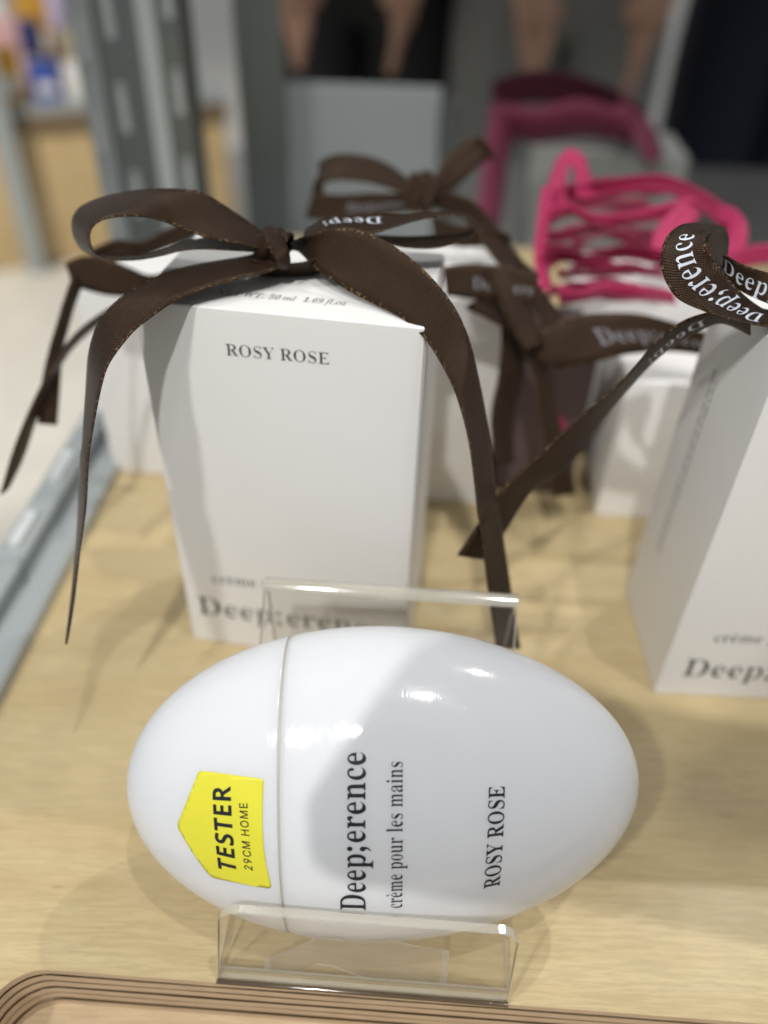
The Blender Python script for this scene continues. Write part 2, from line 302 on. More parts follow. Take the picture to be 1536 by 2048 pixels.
# ------------------------------------------------------------------ lettering
GLYPHS = {}
for line in '''bD 496 227 0,328 14,396 57,439 128,454 228,450 279,438 325,419 364,393 396,361 422,322 441,276 452,221 455,24 455,25 439,48 435,73 426,85 407,88 374,88 75,85 46,75 30,52 21,31 17,29 0|196 27,177 34,170 48,168 72,168 385,170 409,177 423,196 431,224 433,287 420,333 382,357 318,365 229,361 166,351 115,333 75,306 47,268 30,222 24
be 301 198 -1,236 27,271 73,271 86,260 62,231 47,199 42,144 56,113 97,108 166,274 166,269 173,265 216,254 251,235 280,214 301,188 314,157 318,135 316,116 309,97 298,80 282,65 263,52 240,42 215,35 187,33 157,35 125,41 95,51 69,64 45,79 26,95 10,113 -1,132 -8,153 -10|102 203,107 255,124 286,160 297,190 292,207 277,212 261,215 241,215 215,211 192,107 192
bp 371 188 -139,187 -123,160 -118,144 -110,138 -99,134 -58,145 32,181 9,202 -5,227 -10,246 -8,264 0,280 12,295 28,309 48,320 72,329 99,334 128,336 160,334 189,329 216,321 241,309 264,296 283,282 298,266 310,249 317,231 319,202 313,178 294,141 263,134 310,29 310,31 295,44 291,60 283,65 269,66 243,66 -64,64 -101,61 -110,51 -117,36 -122,28 -124,27 -139|168 33,146 46,134 69,134 235,149 259,171 273,199 278,235 270,255 248,261 223,265 192,267 154,265 116,261 84,253 59,232 36,196 28
br 287 188 0,187 16,169 19,148 25,138 37,135 56,135 192,138 220,148 241,165 255,188 260,207 257,220 250,234 231,238 224,247 222,258 225,265 234,273 248,275 266,272 287,263 304,252 315,233 318,217 314,197 301,185 288,172 272,144 252,137 310,30 310,31 293,43 291,60 285,65 273,66 252,66 56,65 37,58 26,41 19,29 16,27 0
bn 381 171 0,169 16,157 19,140 26,135 38,134 56,134 235,152 255,176 267,203 271,228 268,243 258,248 241,249 217,249 56,241 26,211 16,211 16,211 0,354 0,353 16,340 19,324 26,318 38,316 56,316 212,307 271,282 306,242 318,212 313,186 296,145 267,139 310,28 310,29 294,43 291,60 284,65 271,66 253,66 56,65 37,58 26,41 19,29 16,27 0
bc 293 199 -2,237 21,272 60,271 72,260 53,233 42,204 38,172 42,144 55,123 76,109 105,101 142,98 187,104 248,126 285,169 297,202 290,211 271,211 261,210 251,215 225,223 209,237 204,247 207,254 215,261 228,263 245,257 275,239 298,223 310,201 317,175 319,150 317,127 309,105 297,86 280,69 260,54 237,43 210,36 181,33 150,35 120,42 93,52 68,65 45,80 26,97 11,115 -1,135 -8,155 -10
bm 554 168 0,166 16,154 19,138 27,134 38,132 56,132 235,149 255,173 267,200 271,225 268,240 258,244 241,246 217,246 56,244 38,239 26,222 19,210 16,209 0,347 0,345 16,333 19,317 26,312 38,310 56,310 237,329 256,352 268,377 271,402 268,418 258,422 241,424 217,424 56,422 38,417 26,400 19,388 16,387 0,527 0,525 16,513 19,496 26,491 38,490 56,490 212,480 271,456 306,417 318,387 312,360 293,319 261,291 293,270 312,237 318,210 312,185 294,144 265,137 310,28 310,29 294,43 291,60 284,65 271,66 253,66 56,65 37,58 26,41 19,29 16,27 0
bo 336 193 -8,216 -1,236 11,254 26,270 46,284 69,294 94,301 123,303 154,301 185,294 214,284 240,269 263,254 282,236 298,215 309,193 316,168 318,143 316,120 309,100 297,82 281,66 262,52 239,41 213,35 184,33 154,35 124,41 96,52 70,66 47,82 27,100 11,121 -1,143 -8,169 -10|135 18,114 39,109 56,106 82,103 154,104 206,108 245,114 271,134 292,169 299,202 292,222 271,228 245,232 206,234 154,231 81,228 56,223 39,202 18,169 11
bu 375 155 -7,178 3,197 19,231 40,235 -10,273 3,319 10,350 13,349 30,336 33,318 39,312 51,310 70,315 310,198 310,200 294,216 291,234 283,240 269,242 248,242 66,214 43,177 36,155 38,138 46,130 58,128 74,133 310,21 310,22 294,37 291,53 282,58 268,60 248,60 97,62 65,68 38,79 17,91 2,108 -7,131 -10
bl 199 171 0,169 16,157 19,141 26,136 38,134 56,139 455,29 455,31 439,45 436,61 429,65 417,66 398,66 56,65 37,58 26,41 19,29 16,27 0
bs 288 177 -7,198 2,215 18,230 39,240 65,243 95,239 127,227 151,217 165,202 178,183 189,138 212,118 222,102 232,93 244,91 259,94 274,104 286,124 294,150 296,181 291,208 277,223 262,234 244,237 222,235 222,235 319,238 319,233 308,215 305,203 306,195 308,163 316,141 319,115 316,94 306,78 291,63 270,54 247,51 220,55 193,68 169,80 155,95 142,115 130,165 105,197 84,206 58,203 40,190 27,168 18,140 15,105 21,74 39,58 57,47 79,44 105,45 105,45 -9,43 -9,49 4,72 9,92 6,116 -3,135 -8,151 -10
ba 344 276 -6,296 7,315 28,316 42,306 34,289 36,281 40,279 62,279 210,276 244,266 271,251 292,232 307,202 315,162 318,139 317,119 314,101 308,79 295,63 278,51 259,47 236,50 218,57 203,65 194,77 191,89 194,98 202,106 215,109 231,107 243,99 257,90 274,106 290,148 296,177 292,200 282,210 266,213 241,211 190,149 173,105 155,74 136,53 115,39 91,34 63,39 34,53 11,70 -4,96 -9,129 -4,159 11,203 35,222 10,233 -5,255 -10|123 39,108 56,104 84,113 123,144 151,205 169,213 63,199 50,182 41,151 34
bi 198 113 366,124 376,133 393,137 412,133 432,124 449,114 460,101 463,88 460,78 449,68 432,64 412,68 393,77 376,88 366,101 362|171 0,169 16,157 19,141 26,136 38,134 56,139 310,30 310,31 293,44 291,60 285,65 272,66 252,66 56,65 37,58 26,41 19,29 16,27 0
bR 473 233 0,231 17,206 22,182 32,171 50,168 81,173 212,209 212,346 0,471 0,471 17,477 17,458 19,441 26,418 50,304 224,361 248,392 285,403 334,398 372,381 403,358 426,323 442,276 452,216 455,25 455,27 439,50 434,75 424,85 406,89 379,89 81,86 50,75 32,50 22,26 17,25 0|168 385,170 409,177 422,197 429,226 431,277 421,309 389,318 336,315 304,307 278,293 258,269 245,239 236,204 234,173 234
bO 525 291 -9,321 -3,348 7,374 21,397 38,418 58,436 81,453 106,467 134,476 163,482 195,484 228,482 261,476 293,467 323,453 351,437 376,418 399,398 418,375 435,350 448,324 458,295 464,265 466,234 464,205 458,177 448,152 434,129 417,108 397,89 374,72 349,59 321,49 292,43 260,42 228,43 195,49 163,59 134,72 106,89 81,107 58,128 38,151 21,176 7,202 -3,231 -9,261 -11|224 18,189 37,163 67,149 98,139 135,133 178,131 228,138 322,160 389,201 430,259 443,301 437,336 419,362 389,376 358,385 321,391 278,393 228,386 133,365 66,324 26,265 12
bS 390 53 -11,56 7,69 11,85 12,103 9,131 1,161 -8,192 -10,222 -8,249 -2,273 8,293 21,310 38,325 58,336 80,343 106,345 133,343 162,336 188,323 211,305 233,290 247,270 260,245 273,181 303,159 314,140 325,124 336,110 356,106 380,111 406,128 426,158 440,194 445,227 441,257 429,276 417,293 402,307 385,319 365,329 343,331 319,330 319,330 466,329 466,325 450,302 445,288 446,278 448,226 461,184 466,162 464,142 459,124 449,108 437,94 421,81 403,71 381,66 358,64 332,67 302,76 276,91 253,110 231,137 210,171 191,234 160,267 140,287 117,293 89,287 60,270 36,249 24,224 17,197 15,159 19,126 30,98 50,77 77,61 113,54 158,52 158,52 -11
bY 426 319 0,317 17,292 22,267 32,257 50,254 81,254 203,369 392,397 424,416 434,428 438,430 455,304 455,304 438,300 438,346 430,363 408,359 389,347 366,248 226,150 392,142 416,144 425,158 432,175 436,195 438,198 438,198 455,-4 455,-3 438,6 435,24 429,43 414,60 387,175 179,175 81,171 50,161 32,136 22,112 17,111 0
bE 442 393 0,421 143,419 143,413 116,400 94,384 75,365 60,343 48,319 39,292 32,263 29,230 28,202 29,181 35,171 47,169 67,174 222,186 222,219 220,248 213,272 201,287 181,294 164,298 143,296 118,295 118,295 345,297 345,295 313,286 288,272 269,251 256,225 248,194 246,174 246,169 388,172 417,180 424,195 428,232 430,279 428,318 420,351 406,375 386,389 357,392 320,390 320,390 455,25 455,26 439,49 435,75 425,86 405,89 369,89 78,86 48,75 30,49 20,24 17,23 0
b5 375 183 -6,202 -3,221 1,239 8,256 16,272 27,286 40,298 56,310 75,319 96,324 120,326 148,321 192,305 228,282 256,251 276,213 287,168 291,129 288,87 281,96 406,246 406,264 404,279 399,289 380,290 357,310 357,307 480,71 480,53 247,72 235,100 243,146 247,177 244,204 236,226 223,240 203,248 178,251 148,250 122,246 101,240 83,226 63,204 50,180 43,154 40,125 43,100 52,83 66,74 83,68 102,73 121,64 118,53 109,45 95,41 75,44 54,54 35,68 18,91 5,110 -1,135 -5,165 -7
b0 375 221 -3,248 7,271 24,291 47,308 76,322 110,331 150,337 193,339 240,337 288,331 331,322 370,308 405,291 433,272 456,249 473,222 483,189 486,154 483,125 473,102 456,83 433,65 405,53 371,44 332,39 289,37 241,39 193,44 150,53 111,65 76,83 48,102 24,125 7,154 -3,188 -7|157 43,136 61,125 91,118 131,114 181,113 240,114 300,118 349,125 390,136 419,158 437,189 443,220 437,241 419,251 390,257 349,261 300,262 240,261 181,257 131,251 91,241 61,219 43,188 37
b1 375 333 0,333 36,287 36,264 38,247 47,242 61,240 79,245 482,184 482,142 447,121 432,100 420,81 412,40 396,45 375,53 359,60 349,67 346,80 351,96 365,156 416,168 79,166 58,159 45,142 38,122 36,74 36,74 0
b6 375 239 -2,273 13,299 38,320 71,334 110,338 155,334 196,322 230,303 258,280 278,251 290,217 294,189 292,167 286,120 269,116 322,125 366,138 401,157 426,184 441,216 447,239 443,257 434,265 419,270 400,268 360,284 362,301 367,311 376,322 393,326 412,324 431,315 449,303 464,284 476,268 482,247 485,222 486,194 484,168 477,146 466,126 450,108 432,91 409,77 384,65 356,56 325,49 293,46 258,44 222,47 173,53 130,65 93,81 62,99 37,119 18,143 4,168 -4,197 -7|171 42,148 57,133 81,121 116,114 162,111 221,126 232,146 243,169 251,194 253,227 247,252 228,261 208,267 181,269 148,267 113,262 85,253 64,231 44,199 38
b9 375 183 -4,209 3,232 14,252 30,270 49,287 72,301 97,312 126,320 157,326 190,330 225,331 261,329 310,321 353,309 390,293 420,275 444,254 463,231 476,206 484,177 486,150 484,126 477,104 466,86 450,70 431,56 409,46 383,40 355,38 324,42 282,54 248,73 220,96 201,123 189,155 185,182 188,204 198,222 212,253 230,256 145,237 84,204 48,157 36,119 41,91 56,73 80,70 107,69 102,64 94,58 83,56 69,59 51,67 33,79 17,96 4,110 -2,129 -5,152 -7|139 244,114 275,107 328,109 362,114 391,123 413,146 434,181 441,208 437,230 424,245 403,256 372,262 330,265 278,253 260,235 245,211 236,183 233
iN 500 338 -11,154 373,75 84,70 60,68 43,71 29,80 20,96 16,122 13,118 0,-34 0,-30 13,-3 16,17 25,31 43,42 73,130 393,132 401,132 408,129 423,120 438,105 448,86 451,81 451,85 465,182 465,353 108,427 381,433 405,435 422,431 436,422 445,405 449,380 451,383 465,536 465,532 451,498 447,485 440,475 429,467 414,460 392,351 -11
iE 454 -34 0,-30 13,-28 13,0 16,18 25,31 43,42 73,126 385,132 419,129 433,120 443,104 449,81 451,85 465,440 465,420 364,409 364,409 367,407 394,402 414,391 427,373 436,356 439,335 441,309 442,252 442,222 439,213 434,207 426,196 396,159 260,216 260,246 262,271 267,289 275,308 296,321 326,334 326,287 161,275 161,277 187,275 206,272 220,264 229,253 234,214 237,154 237,112 83,107 62,105 47,108 36,116 28,130 25,153 24,199 24,230 25,257 28,281 34,303 42,323 53,341 67,357 84,372 105,386 128,400 128,351 0
iT 420 50 0,52 13,58 13,80 15,97 19,110 28,121 41,139 89,228 417,230 429,226 438,212 441,194 441,168 440,145 437,126 432,102 420,84 404,70 381,59 352,44 353,74 465,461 465,439 350,426 350,427 361,427 371,423 404,410 425,396 434,374 439,346 441,318 441,305 437,298 423,208 93,198 43,202 28,212 19,230 15,257 13,265 13,261 0
iW 592 83 -10,99 394,96 422,87 439,69 449,40 453,42 465,229 465,226 453,220 453,193 449,177 439,168 419,165 387,153 116,321 355,323 396,321 422,312 439,296 449,272 452,267 452,270 465,448 465,444 452,424 451,410 447,400 439,394 425,388 378,377 120,545 372,559 396,567 416,570 431,558 446,522 452,527 465,667 465,664 452,662 452,643 448,624 434,611 420,597 403,582 381,319 -10,306 -10,320 310,95 -10
im 550 410 -7,384 2,376 31,378 53,384 78,424 218,430 255,426 270,411 275,393 270,371 258,356 245,340 229,325 210,309 188,294 164,279 137,251 72,228 0,175 0,235 203,243 234,245 257,241 270,227 275,214 272,196 263,155 230,141 215,127 198,113 179,86 129,63 70,40 0,-13 0,50 212,58 243,61 263,59 275,51 281,17 287,19 300,50 302,75 305,94 310,113 315,123 316,128 314,130 308,129 303,128 296,91 177,139 238,184 281,226 307,263 316,293 306,304 277,301 256,295 225,285 184,329 242,371 283,411 307,449 316,479 306,489 275,486 253,479 222,436 65,434 57,433 50,436 39,445 35,457 38,469 48,483 64,499 87,508 76,476 30,443 2
il 173 32 -7,18 -5,7 2,0 12,-2 26,2 54,13 99,98 412,101 433,99 446,92 453,79 457,58 459,60 471,104 476,134 482,163 487,170 485,171 481,168 465,62 84,56 50,59 38,68 34,82 40,100 55,122 82,133 72,114 47,95 27,77 12,52 -3
if 199 -48 -153,-65 -150,-79 -142,-88 -130,-91 -116,-85 -94,-66 -87,-50 -92,-44 -108,-46 -119,-49 -127,-47 -132,-42 -134,-24 -128,-10 -108,2 -74,13 -25,71 283,7 283,12 304,75 304,83 340,96 384,113 420,135 449,160 470,187 483,216 487,240 483,259 473,271 458,275 439,267 416,243 408,224 415,218 435,219 441,221 447,224 455,219 465,206 469,182 459,163 431,148 383,132 304,210 304,207 283,128 283,101 150,67 7,56 -29,44 -60,33 -85,9 -123,-18 -146
io 351 105 -8,75 -5,48 5,26 22,9 44,-1 71,-4 102,-2 128,4 153,14 178,27 203,43 226,61 247,82 267,104 284,128 298,152 308,177 314,201 316,234 313,261 303,283 286,300 264,310 237,314 206,312 184,307 161,299 138,288 115,275 94,260 73,243 54,224 37,203 23,171 6,139 -5|113 11,140 17,166 32,182 47,197 65,211 85,224 108,234 131,243 155,249 180,253 204,255 226,248 267,229 291,197 299,176 295,154 285,132 268,112 244,94 216,78 183,66 149,58 115,56 83,60 52,71 30,89 16
iz 266 143 -8,114 -5,75 3,49 10,28 14,13 15,-7 11,-27 -1,-31 -3,-34 -5,-40 -3,-42 3,-32 19,189 261,149 257,127 258,106 264,88 269,71 271,56 269,44 263,35 253,26 238,15 244,27 276,41 298,56 311,74 315,103 313,140 306,176 298,199 296,217 298,232 306,250 316,255 314,257 308,256 303,250 295,26 50,65 54,91 53,115 48,137 43,157 41,179 46,196 61,210 86,220 81,213 57,205 38,198 24,187 8,175 -2,160 -6
sT 449 32 452,32 509,417 509,417 452,257 452,257 0,193 0,193 452
sE 419 60 0,60 509,372 509,372 452,125 452,125 286,355 286,355 229,125 229,125 57,375 57,375 0
sS 447 224 -9,188 -7,156 -1,128 9,102 23,81 40,64 60,51 83,42 109,38 137,104 137,110 110,123 88,142 71,166 59,194 52,224 49,246 50,267 54,286 60,311 74,329 92,341 114,346 139,342 161,332 179,316 193,296 205,245 222,184 239,145 253,112 269,86 289,67 313,56 341,52 372,54 400,62 425,75 448,92 468,113 484,138 498,165 508,195 514,227 516,259 514,289 508,316 498,340 484,360 468,377 449,390 427,398 403,401 378,337 378,332 402,320 421,302 437,280 449,254 456,225 459,194 456,167 448,145 435,129 418,118 398,115 376,119 352,131 334,148 319,169 308,212 293,264 279,312 264,336 252,359 238,379 220,395 198,402 180,407 161,408 139,406 112,399 87,386 64,370 43,349 25,323 11,294 0,261 -7
sR 449 60 0,60 509,236 509,273 506,305 500,333 489,356 473,376 455,390 433,401 408,407 381,409 352,407 323,401 296,390 271,376 250,356 232,333 217,305 206,273 200,236 198,96 198,96 255,234 255,258 256,280 260,298 267,319 281,334 300,342 324,345 352,342 380,334 405,319 425,298 440,279 446,258 451,233 452,125 452,125 0|353 0,230 229,303 229,428 0
sM 628 60 0,60 509,152 509,277 187,287 159,299 123,311 84,322 49,307 49,318 83,330 121,342 158,352 187,476 509,568 509,568 0,504 0,504 291,504 327,505 369,506 413,507 457,513 457,498 409,482 363,467 322,456 291,342 0,286 0,170 291,159 321,145 361,129 408,112 457,119 457,120 416,121 372,122 328,122 291,122 0
sH 517 60 0,60 509,125 509,125 289,392 289,392 509,457 509,457 0,392 0,392 232,125 232,125 0
sO 533 267 -7,225 -3,186 7,150 25,119 49,92 79,70 115,53 157,44 203,40 254,44 305,53 352,70 393,92 429,119 459,150 484,186 501,225 512,267 516,309 512,348 501,384 484,415 459,442 429,464 393,480 352,490 305,493 254,490 203,480 157,464 115,442 79,415 49,384 25,348 7,309 -3|267 53,296 55,324 63,349 76,372 94,392 116,408 144,420 176,428 213,430 254,428 295,420 332,408 365,392 392,372 415,349 433,324 446,296 453,267 456,237 453,210 445,184 433,161 415,142 392,125 364,113 332,106 295,103 254,106 213,113 176,125 144,142 117,161 94,184 76,210 63,237 55
sC 510 267 -7,225 -3,186 7,150 25,119 49,92 79,70 115,53 157,44 203,40 254,44 305,53 352,70 393,92 429,119 459,150 484,186 501,225 512,267 516,293 514,317 511,340 504,362 496,383 485,402 471,419 456,435 438,448 418,459 397,467 373,473 348,408 348,401 373,389 395,375 413,357 428,337 440,315 449,292 454,267 456,237 453,209 445,184 432,161 414,141 391,125 364,113 332,106 295,103 254,106 213,113 177,125 145,141 117,161 94,184 76,210 63,237 56,267 53,292 55,315 60,337 69,357 81,375 96,389 114,401 136,408 160,473 160,467 135,459 112,448 91,435 71,420 53,402 38,383 24,363 13,341 5,317 -2,293 -6
s2 453 64 0,64 47,234 229,282 282,299 305,311 327,318 348,320 371,317 397,308 419,293 436,273 449,250 457,224 460,196 457,172 447,153 433,139 413,130 390,127 362,66 362,68 391,75 418,86 442,102 464,121 482,143 496,168 507,196 513,225 516,254 513,281 507,306 497,328 482,346 465,361 445,372 423,379 398,381 372,378 345,371 318,363 299,351 280,336 259,267 180,153 60,153 57,389 57,389 0
s9 453 226 516,256 513,285 506,310 494,333 478,352 458,368 434,380 408,387 378,389 347,387 322,382 296,373 270,359 240,340 207,315 168,200 0,130 0,301 248,307 248,299 234,287 221,273 210,257 202,238 196,218 195,188 197,161 203,137 214,116 229,98 247,83 269,72 294,66 321,64 352,66 382,73 411,85 436,101 459,120 479,143 494,168 506,196 513|226 460,199 457,174 446,154 429,138 407,129 381,125 352,129 322,138 295,154 274,174 257,199 247,226 243,254 247,279 257,299 273,314 295,324 321,327 350,324 381,314 407,299 429,279 446,254 457
ST 389 144 0,144 395,13 395,13 480,375 480,375 395,245 395,245 0
SE 376 60 0,60 480,336 480,336 396,162 396,162 291,324 291,324 208,162 208,162 84,336 84,336 0
SS 370 167 -7,118 -4,73 6,31 22,31 117,102 90,126 83,150 79,175 77,207 81,228 92,240 108,244 128,237 153,217 172,198 183,176 195,150 207,114 225,77 253,61 272,48 293,39 319,36 350,41 390,56 423,80 450,113 470,152 482,199 486,223 485,247 482,270 478,341 453,308 373,249 394,223 400,195 402,170 398,151 388,140 373,136 353,141 330,158 313,176 302,199 290,226 277,250 265,271 253,289 241,312 220,329 196,337 178,342 157,343 133,338 93,323 59,297 31,262 10,219 -2
SR 443 60 0,60 480,200 480,260 476,308 464,345 444,371 416,386 380,392 336,388 305,379 278,365 256,346 237,325 221,302 209,443 0,330 0,216 184,162 184,162 0|162 267,195 267,225 268,249 274,267 283,283 304,289 333,283 362,266 382,247 390,223 395,193 396,162 396'''.split('\n'):
    k_, w_, c_ = line.split(' ', 2)
    GLYPHS[k_] = (int(w_) / 1000, [[tuple(int(q) / 1000 for q in p.split()) for p in c.split(',')] for c in c_.split('|')])
def circle(cx, cy, r, n=12): return [(cx + r * math.cos(2 * math.pi * i / n), cy + r * math.sin(2 * math.pi * i / n)) for i in range(n)]
def glyph(ch, st):
    if ch == ' ': return (.19 if st != 's' else .17), []
    if ch == '.': return .16, [circle(.075, .045, .045)]
    if ch == ';':
        cm = circle(.085, .045, .048, 12)
        tail = [(.10, .0), (.131, .045), (.128, -.005), (.10, -.06), (.05, -.10), (.045, -.088), (.085, -.05)]
        return .20, [circle(.085, .275, .048), cm[0:1] + cm[1:9] + [(.075, .0), (.088, -.02), (.082, -.055), (.045, -.088), (.05, -.102), (.105, -.06), (.131, .0)]]
    if ch == 'è':
        w, c = GLYPHS['be']; return w, c + [[(.075, .455), (.135, .465), (.185, .365), (.165, .362)]]
    k = st + ch
    if k in GLYPHS: return GLYPHS[k]
    w, c = GLYPHS['b' + ch]
    if st == 'i': c = [[(x * .9 + y * .2, y) for x, y in p] for p in c]; w *= .9
    return w, c
def text_width(s, st, track=0): return sum(glyph(c, st)[0] + track for c in s) - track
def text_bm(s, st, track=0.0, embolden=0.0, cut=None):
    """filled 2-D letters, cap height about 0.46"""
    cu = bpy.data.curves.new('t', 'CURVE'); cu.dimensions = '2D'; cu.fill_mode = 'BOTH'
    x = 0
    for ch in s:
        w, cs = glyph(ch, st)
        for p in cs:
            sp = cu.splines.new('POLY'); sp.points.add(len(p) - 1)
            for q, (a, b_) in zip(sp.points, p): q.co = (x + a, b_, 0, 1)
            sp.use_cyclic_u = True
        x += w + track
    if embolden: cu.offset = embolden
    o = bpy.data.objects.new('t', cu); COL.objects.link(o)
    dg = bpy.context.evaluated_depsgraph_get()
    me = bpy.data.meshes.new_from_object(o.evaluated_get(dg))
    bm = bmesh.new(); bm.from_mesh(me)
    bpy.data.objects.remove(o); bpy.data.curves.remove(cu); bpy.data.meshes.remove(me)
    for v in bm.verts: v.co.z = 0
    bmesh.ops.remove_doubles(bm, verts=bm.verts[:], dist=1e-5)
    if cut:
        xs = [v.co.x for v in bm.verts]; ys = [v.co.y for v in bm.verts]
        k = min(xs) + cut
        while k < max(xs):
            bmesh.ops.bisect_plane(bm, geom=bm.verts[:] + bm.edges[:] + bm.faces[:], plane_co=(k, 0, 0), plane_no=(1, 0, 0)); k += cut
        k = min(ys) + cut
        while k < max(ys):
            bmesh.ops.bisect_plane(bm, geom=bm.verts[:] + bm.edges[:] + bm.faces[:], plane_co=(0, k, 0), plane_no=(0, 1, 0)); k += cut
    return bm
def up_faces(bm):
    bm.normal_update()
def flat_text(name, s, st, p0, p1, n, mat, parent, ref=None, track=0, lift=.006, tall=1.0, embolden=0):
    """letters printed on a flat face: baseline p0 -> p1 (end of ref), outward normal n"""
    bm = text_bm(s, st, track, embolden)
    ex = (p1 - p0); L = ex.length; ex.normalize(); ey = n.cross(ex).normalized()
    k = L / text_width(ref or s, st, track)
    for v in bm.verts: v.co = p0 + ex * (v.co.x * k) + ey * (v.co.y * k * tall) + n * lift
    bmesh.ops.recalc_face_normals(bm, faces=bm.faces[:])
    return bm_ob(name, bm, mat, parent)

# ------------------------------------------------------------------ ribbons
def catmull(P, sub):
    out = []; n = len(P)
    for i in range(n - 1):
        p0, p1, p2, p3 = P[max(i - 1, 0)], P[i], P[i + 1], P[min(i + 2, n - 1)]
        for j in range(sub):
            t = j / sub
            out.append(.5 * ((2 * p1) + (p2 - p0) * t + (2 * p0 - 5 * p1 + 4 * p2 - p3) * t * t + (3 * p1 - p0 - 3 * p2 + p3) * t ** 3))
    out.append(P[-1].copy()); return out
class Strip:
    """a ribbon between two edge curves A and B (world cm)"""
    def __init__(s, A, B, sub=8, cross=6, cup=0.03, wob=0.0, seed=0):
        s.A, s.B = catmull(A, sub), catmull(B, sub); s.cross = cross
        rnd = random.Random(seed)
        n = len(s.A); s.rows = []; s.v = [0.0]
        for i in range(1, n): s.v.append(s.v[-1] + ((s.A[i] + s.B[i]) / 2 - (s.A[i - 1] + s.B[i - 1]) / 2).length)
        ph = rnd.random() * 6
        for i in range(n):
            t = (s.A[min(i + 1, n - 1)] + s.B[min(i + 1, n - 1)] - s.A[max(i - 1, 0)] - s.B[max(i - 1, 0)])
            nn = t.cross(s.B[i] - s.A[i]); nn = nn.normalized() if nn.length > 1e-9 else Vector((0, 0, 1))
            row = []
            for j in range(cross + 1):
                q = j / cross
                row.append(s.A[i].lerp(s.B[i], q) + nn * (cup * (1 - (2 * q - 1) ** 2) + wob * math.sin(s.v[i] * 2.1 + ph + q * 2)))
            s.rows.append(row)
    def build(s, name, mat, parent, thick=.025):
        c = s.cross + 1; V = [p for r in s.rows for p in r]
        Fc = [(i * c + j, i * c + j + 1, (i + 1) * c + j + 1, (i + 1) * c + j) for i in range(len(s.rows) - 1) for j in range(s.cross)]
        uv = [(j / s.cross, s.v[i]) for i in range(len(s.rows)) for j in range(c)]
        o = mk(name, V, Fc, mat, parent, 'all', uv)
        sm = o.modifiers.new('thickness', 'SOLIDIFY'); sm.thickness = thick * CM; sm.offset = 0
        return o
    def point(s, v, u):
        """surface point and normal at v cm along, u (0..1) across"""
        v = max(s.v[0], min(s.v[-1] - 1e-6, v)); i = 0
        while s.v[i + 1] < v: i += 1
        t = (v - s.v[i]) / max(1e-9, s.v[i + 1] - s.v[i]); q = max(0, min(.9999, u)) * s.cross; j = int(q); f = q - j
        a = s.rows[i][j].lerp(s.rows[i][j + 1], f); b = s.rows[i + 1][j].lerp(s.rows[i + 1][j + 1], f)
        du = s.rows[i][j + 1] - s.rows[i][j]; dv = s.rows[i + 1][j] - s.rows[i][j]
        return a.lerp(b, t), dv.cross(du).normalized()
    def text(s, name, st_, v0, size, mat, parent, flip=False, side=1, u0=.28, rev=False):
        """print along the ribbon; size = cap height as a share of the width"""
        bm = text_bm(st_, 'b', .01, 0, .12)
        wd = (s.A[len(s.A) // 2] - s.B[len(s.B) // 2]).length
        k = size * wd / .455
        for w in bm.verts:
            x, y = w.co.x * k, w.co.y * k / wd
            p, n = s.point(v0 - x if rev else v0 + x, (1 - u0 - y) if flip else (u0 + y))
            if side == 0: side = 1 if n.dot(CAM_POS - p) > 0 else -1
            w.co = p + n * (.022 * side)
        return bm_ob(name, bm, mat, parent)
def traced(stations, width=1.0, f=None):
    """ribbon edges read at (ax, ay) and (bx, by); depth d at the middle; s = which edge lies nearer"""
    A, B = [], []
    for st in stations:
        (ax, ay), (bx, by), d, s = st[:4]; w = st[4] if len(st) > 4 else width
        if f: ax, ay = f(ax, ay); bx, by = f(bx, by)
        a, b = at(ax, ay, d), at(bx, by, d)
        gap = (a - b).length; dl = math.sqrt(max(0, w * w - gap * gap)) / 2 * s
        A.append(at(ax, ay, d - dl)); B.append(at(bx, by, d + dl))
    return A, B
Z1 = lambda x, y: (x / 2, 300 + y / 2)
Z2 = lambda x, y: (600 + x / 1.641, 250 + y / 1.641)
Z4 = lambda x, y: (1310 + x / 6.796, 430 + y / 6.796)
Z5 = lambda x, y: (x / 2, 850 + y / 2)
Z6 = lambda x, y: (768 + x / 2, 950 + y / 2)

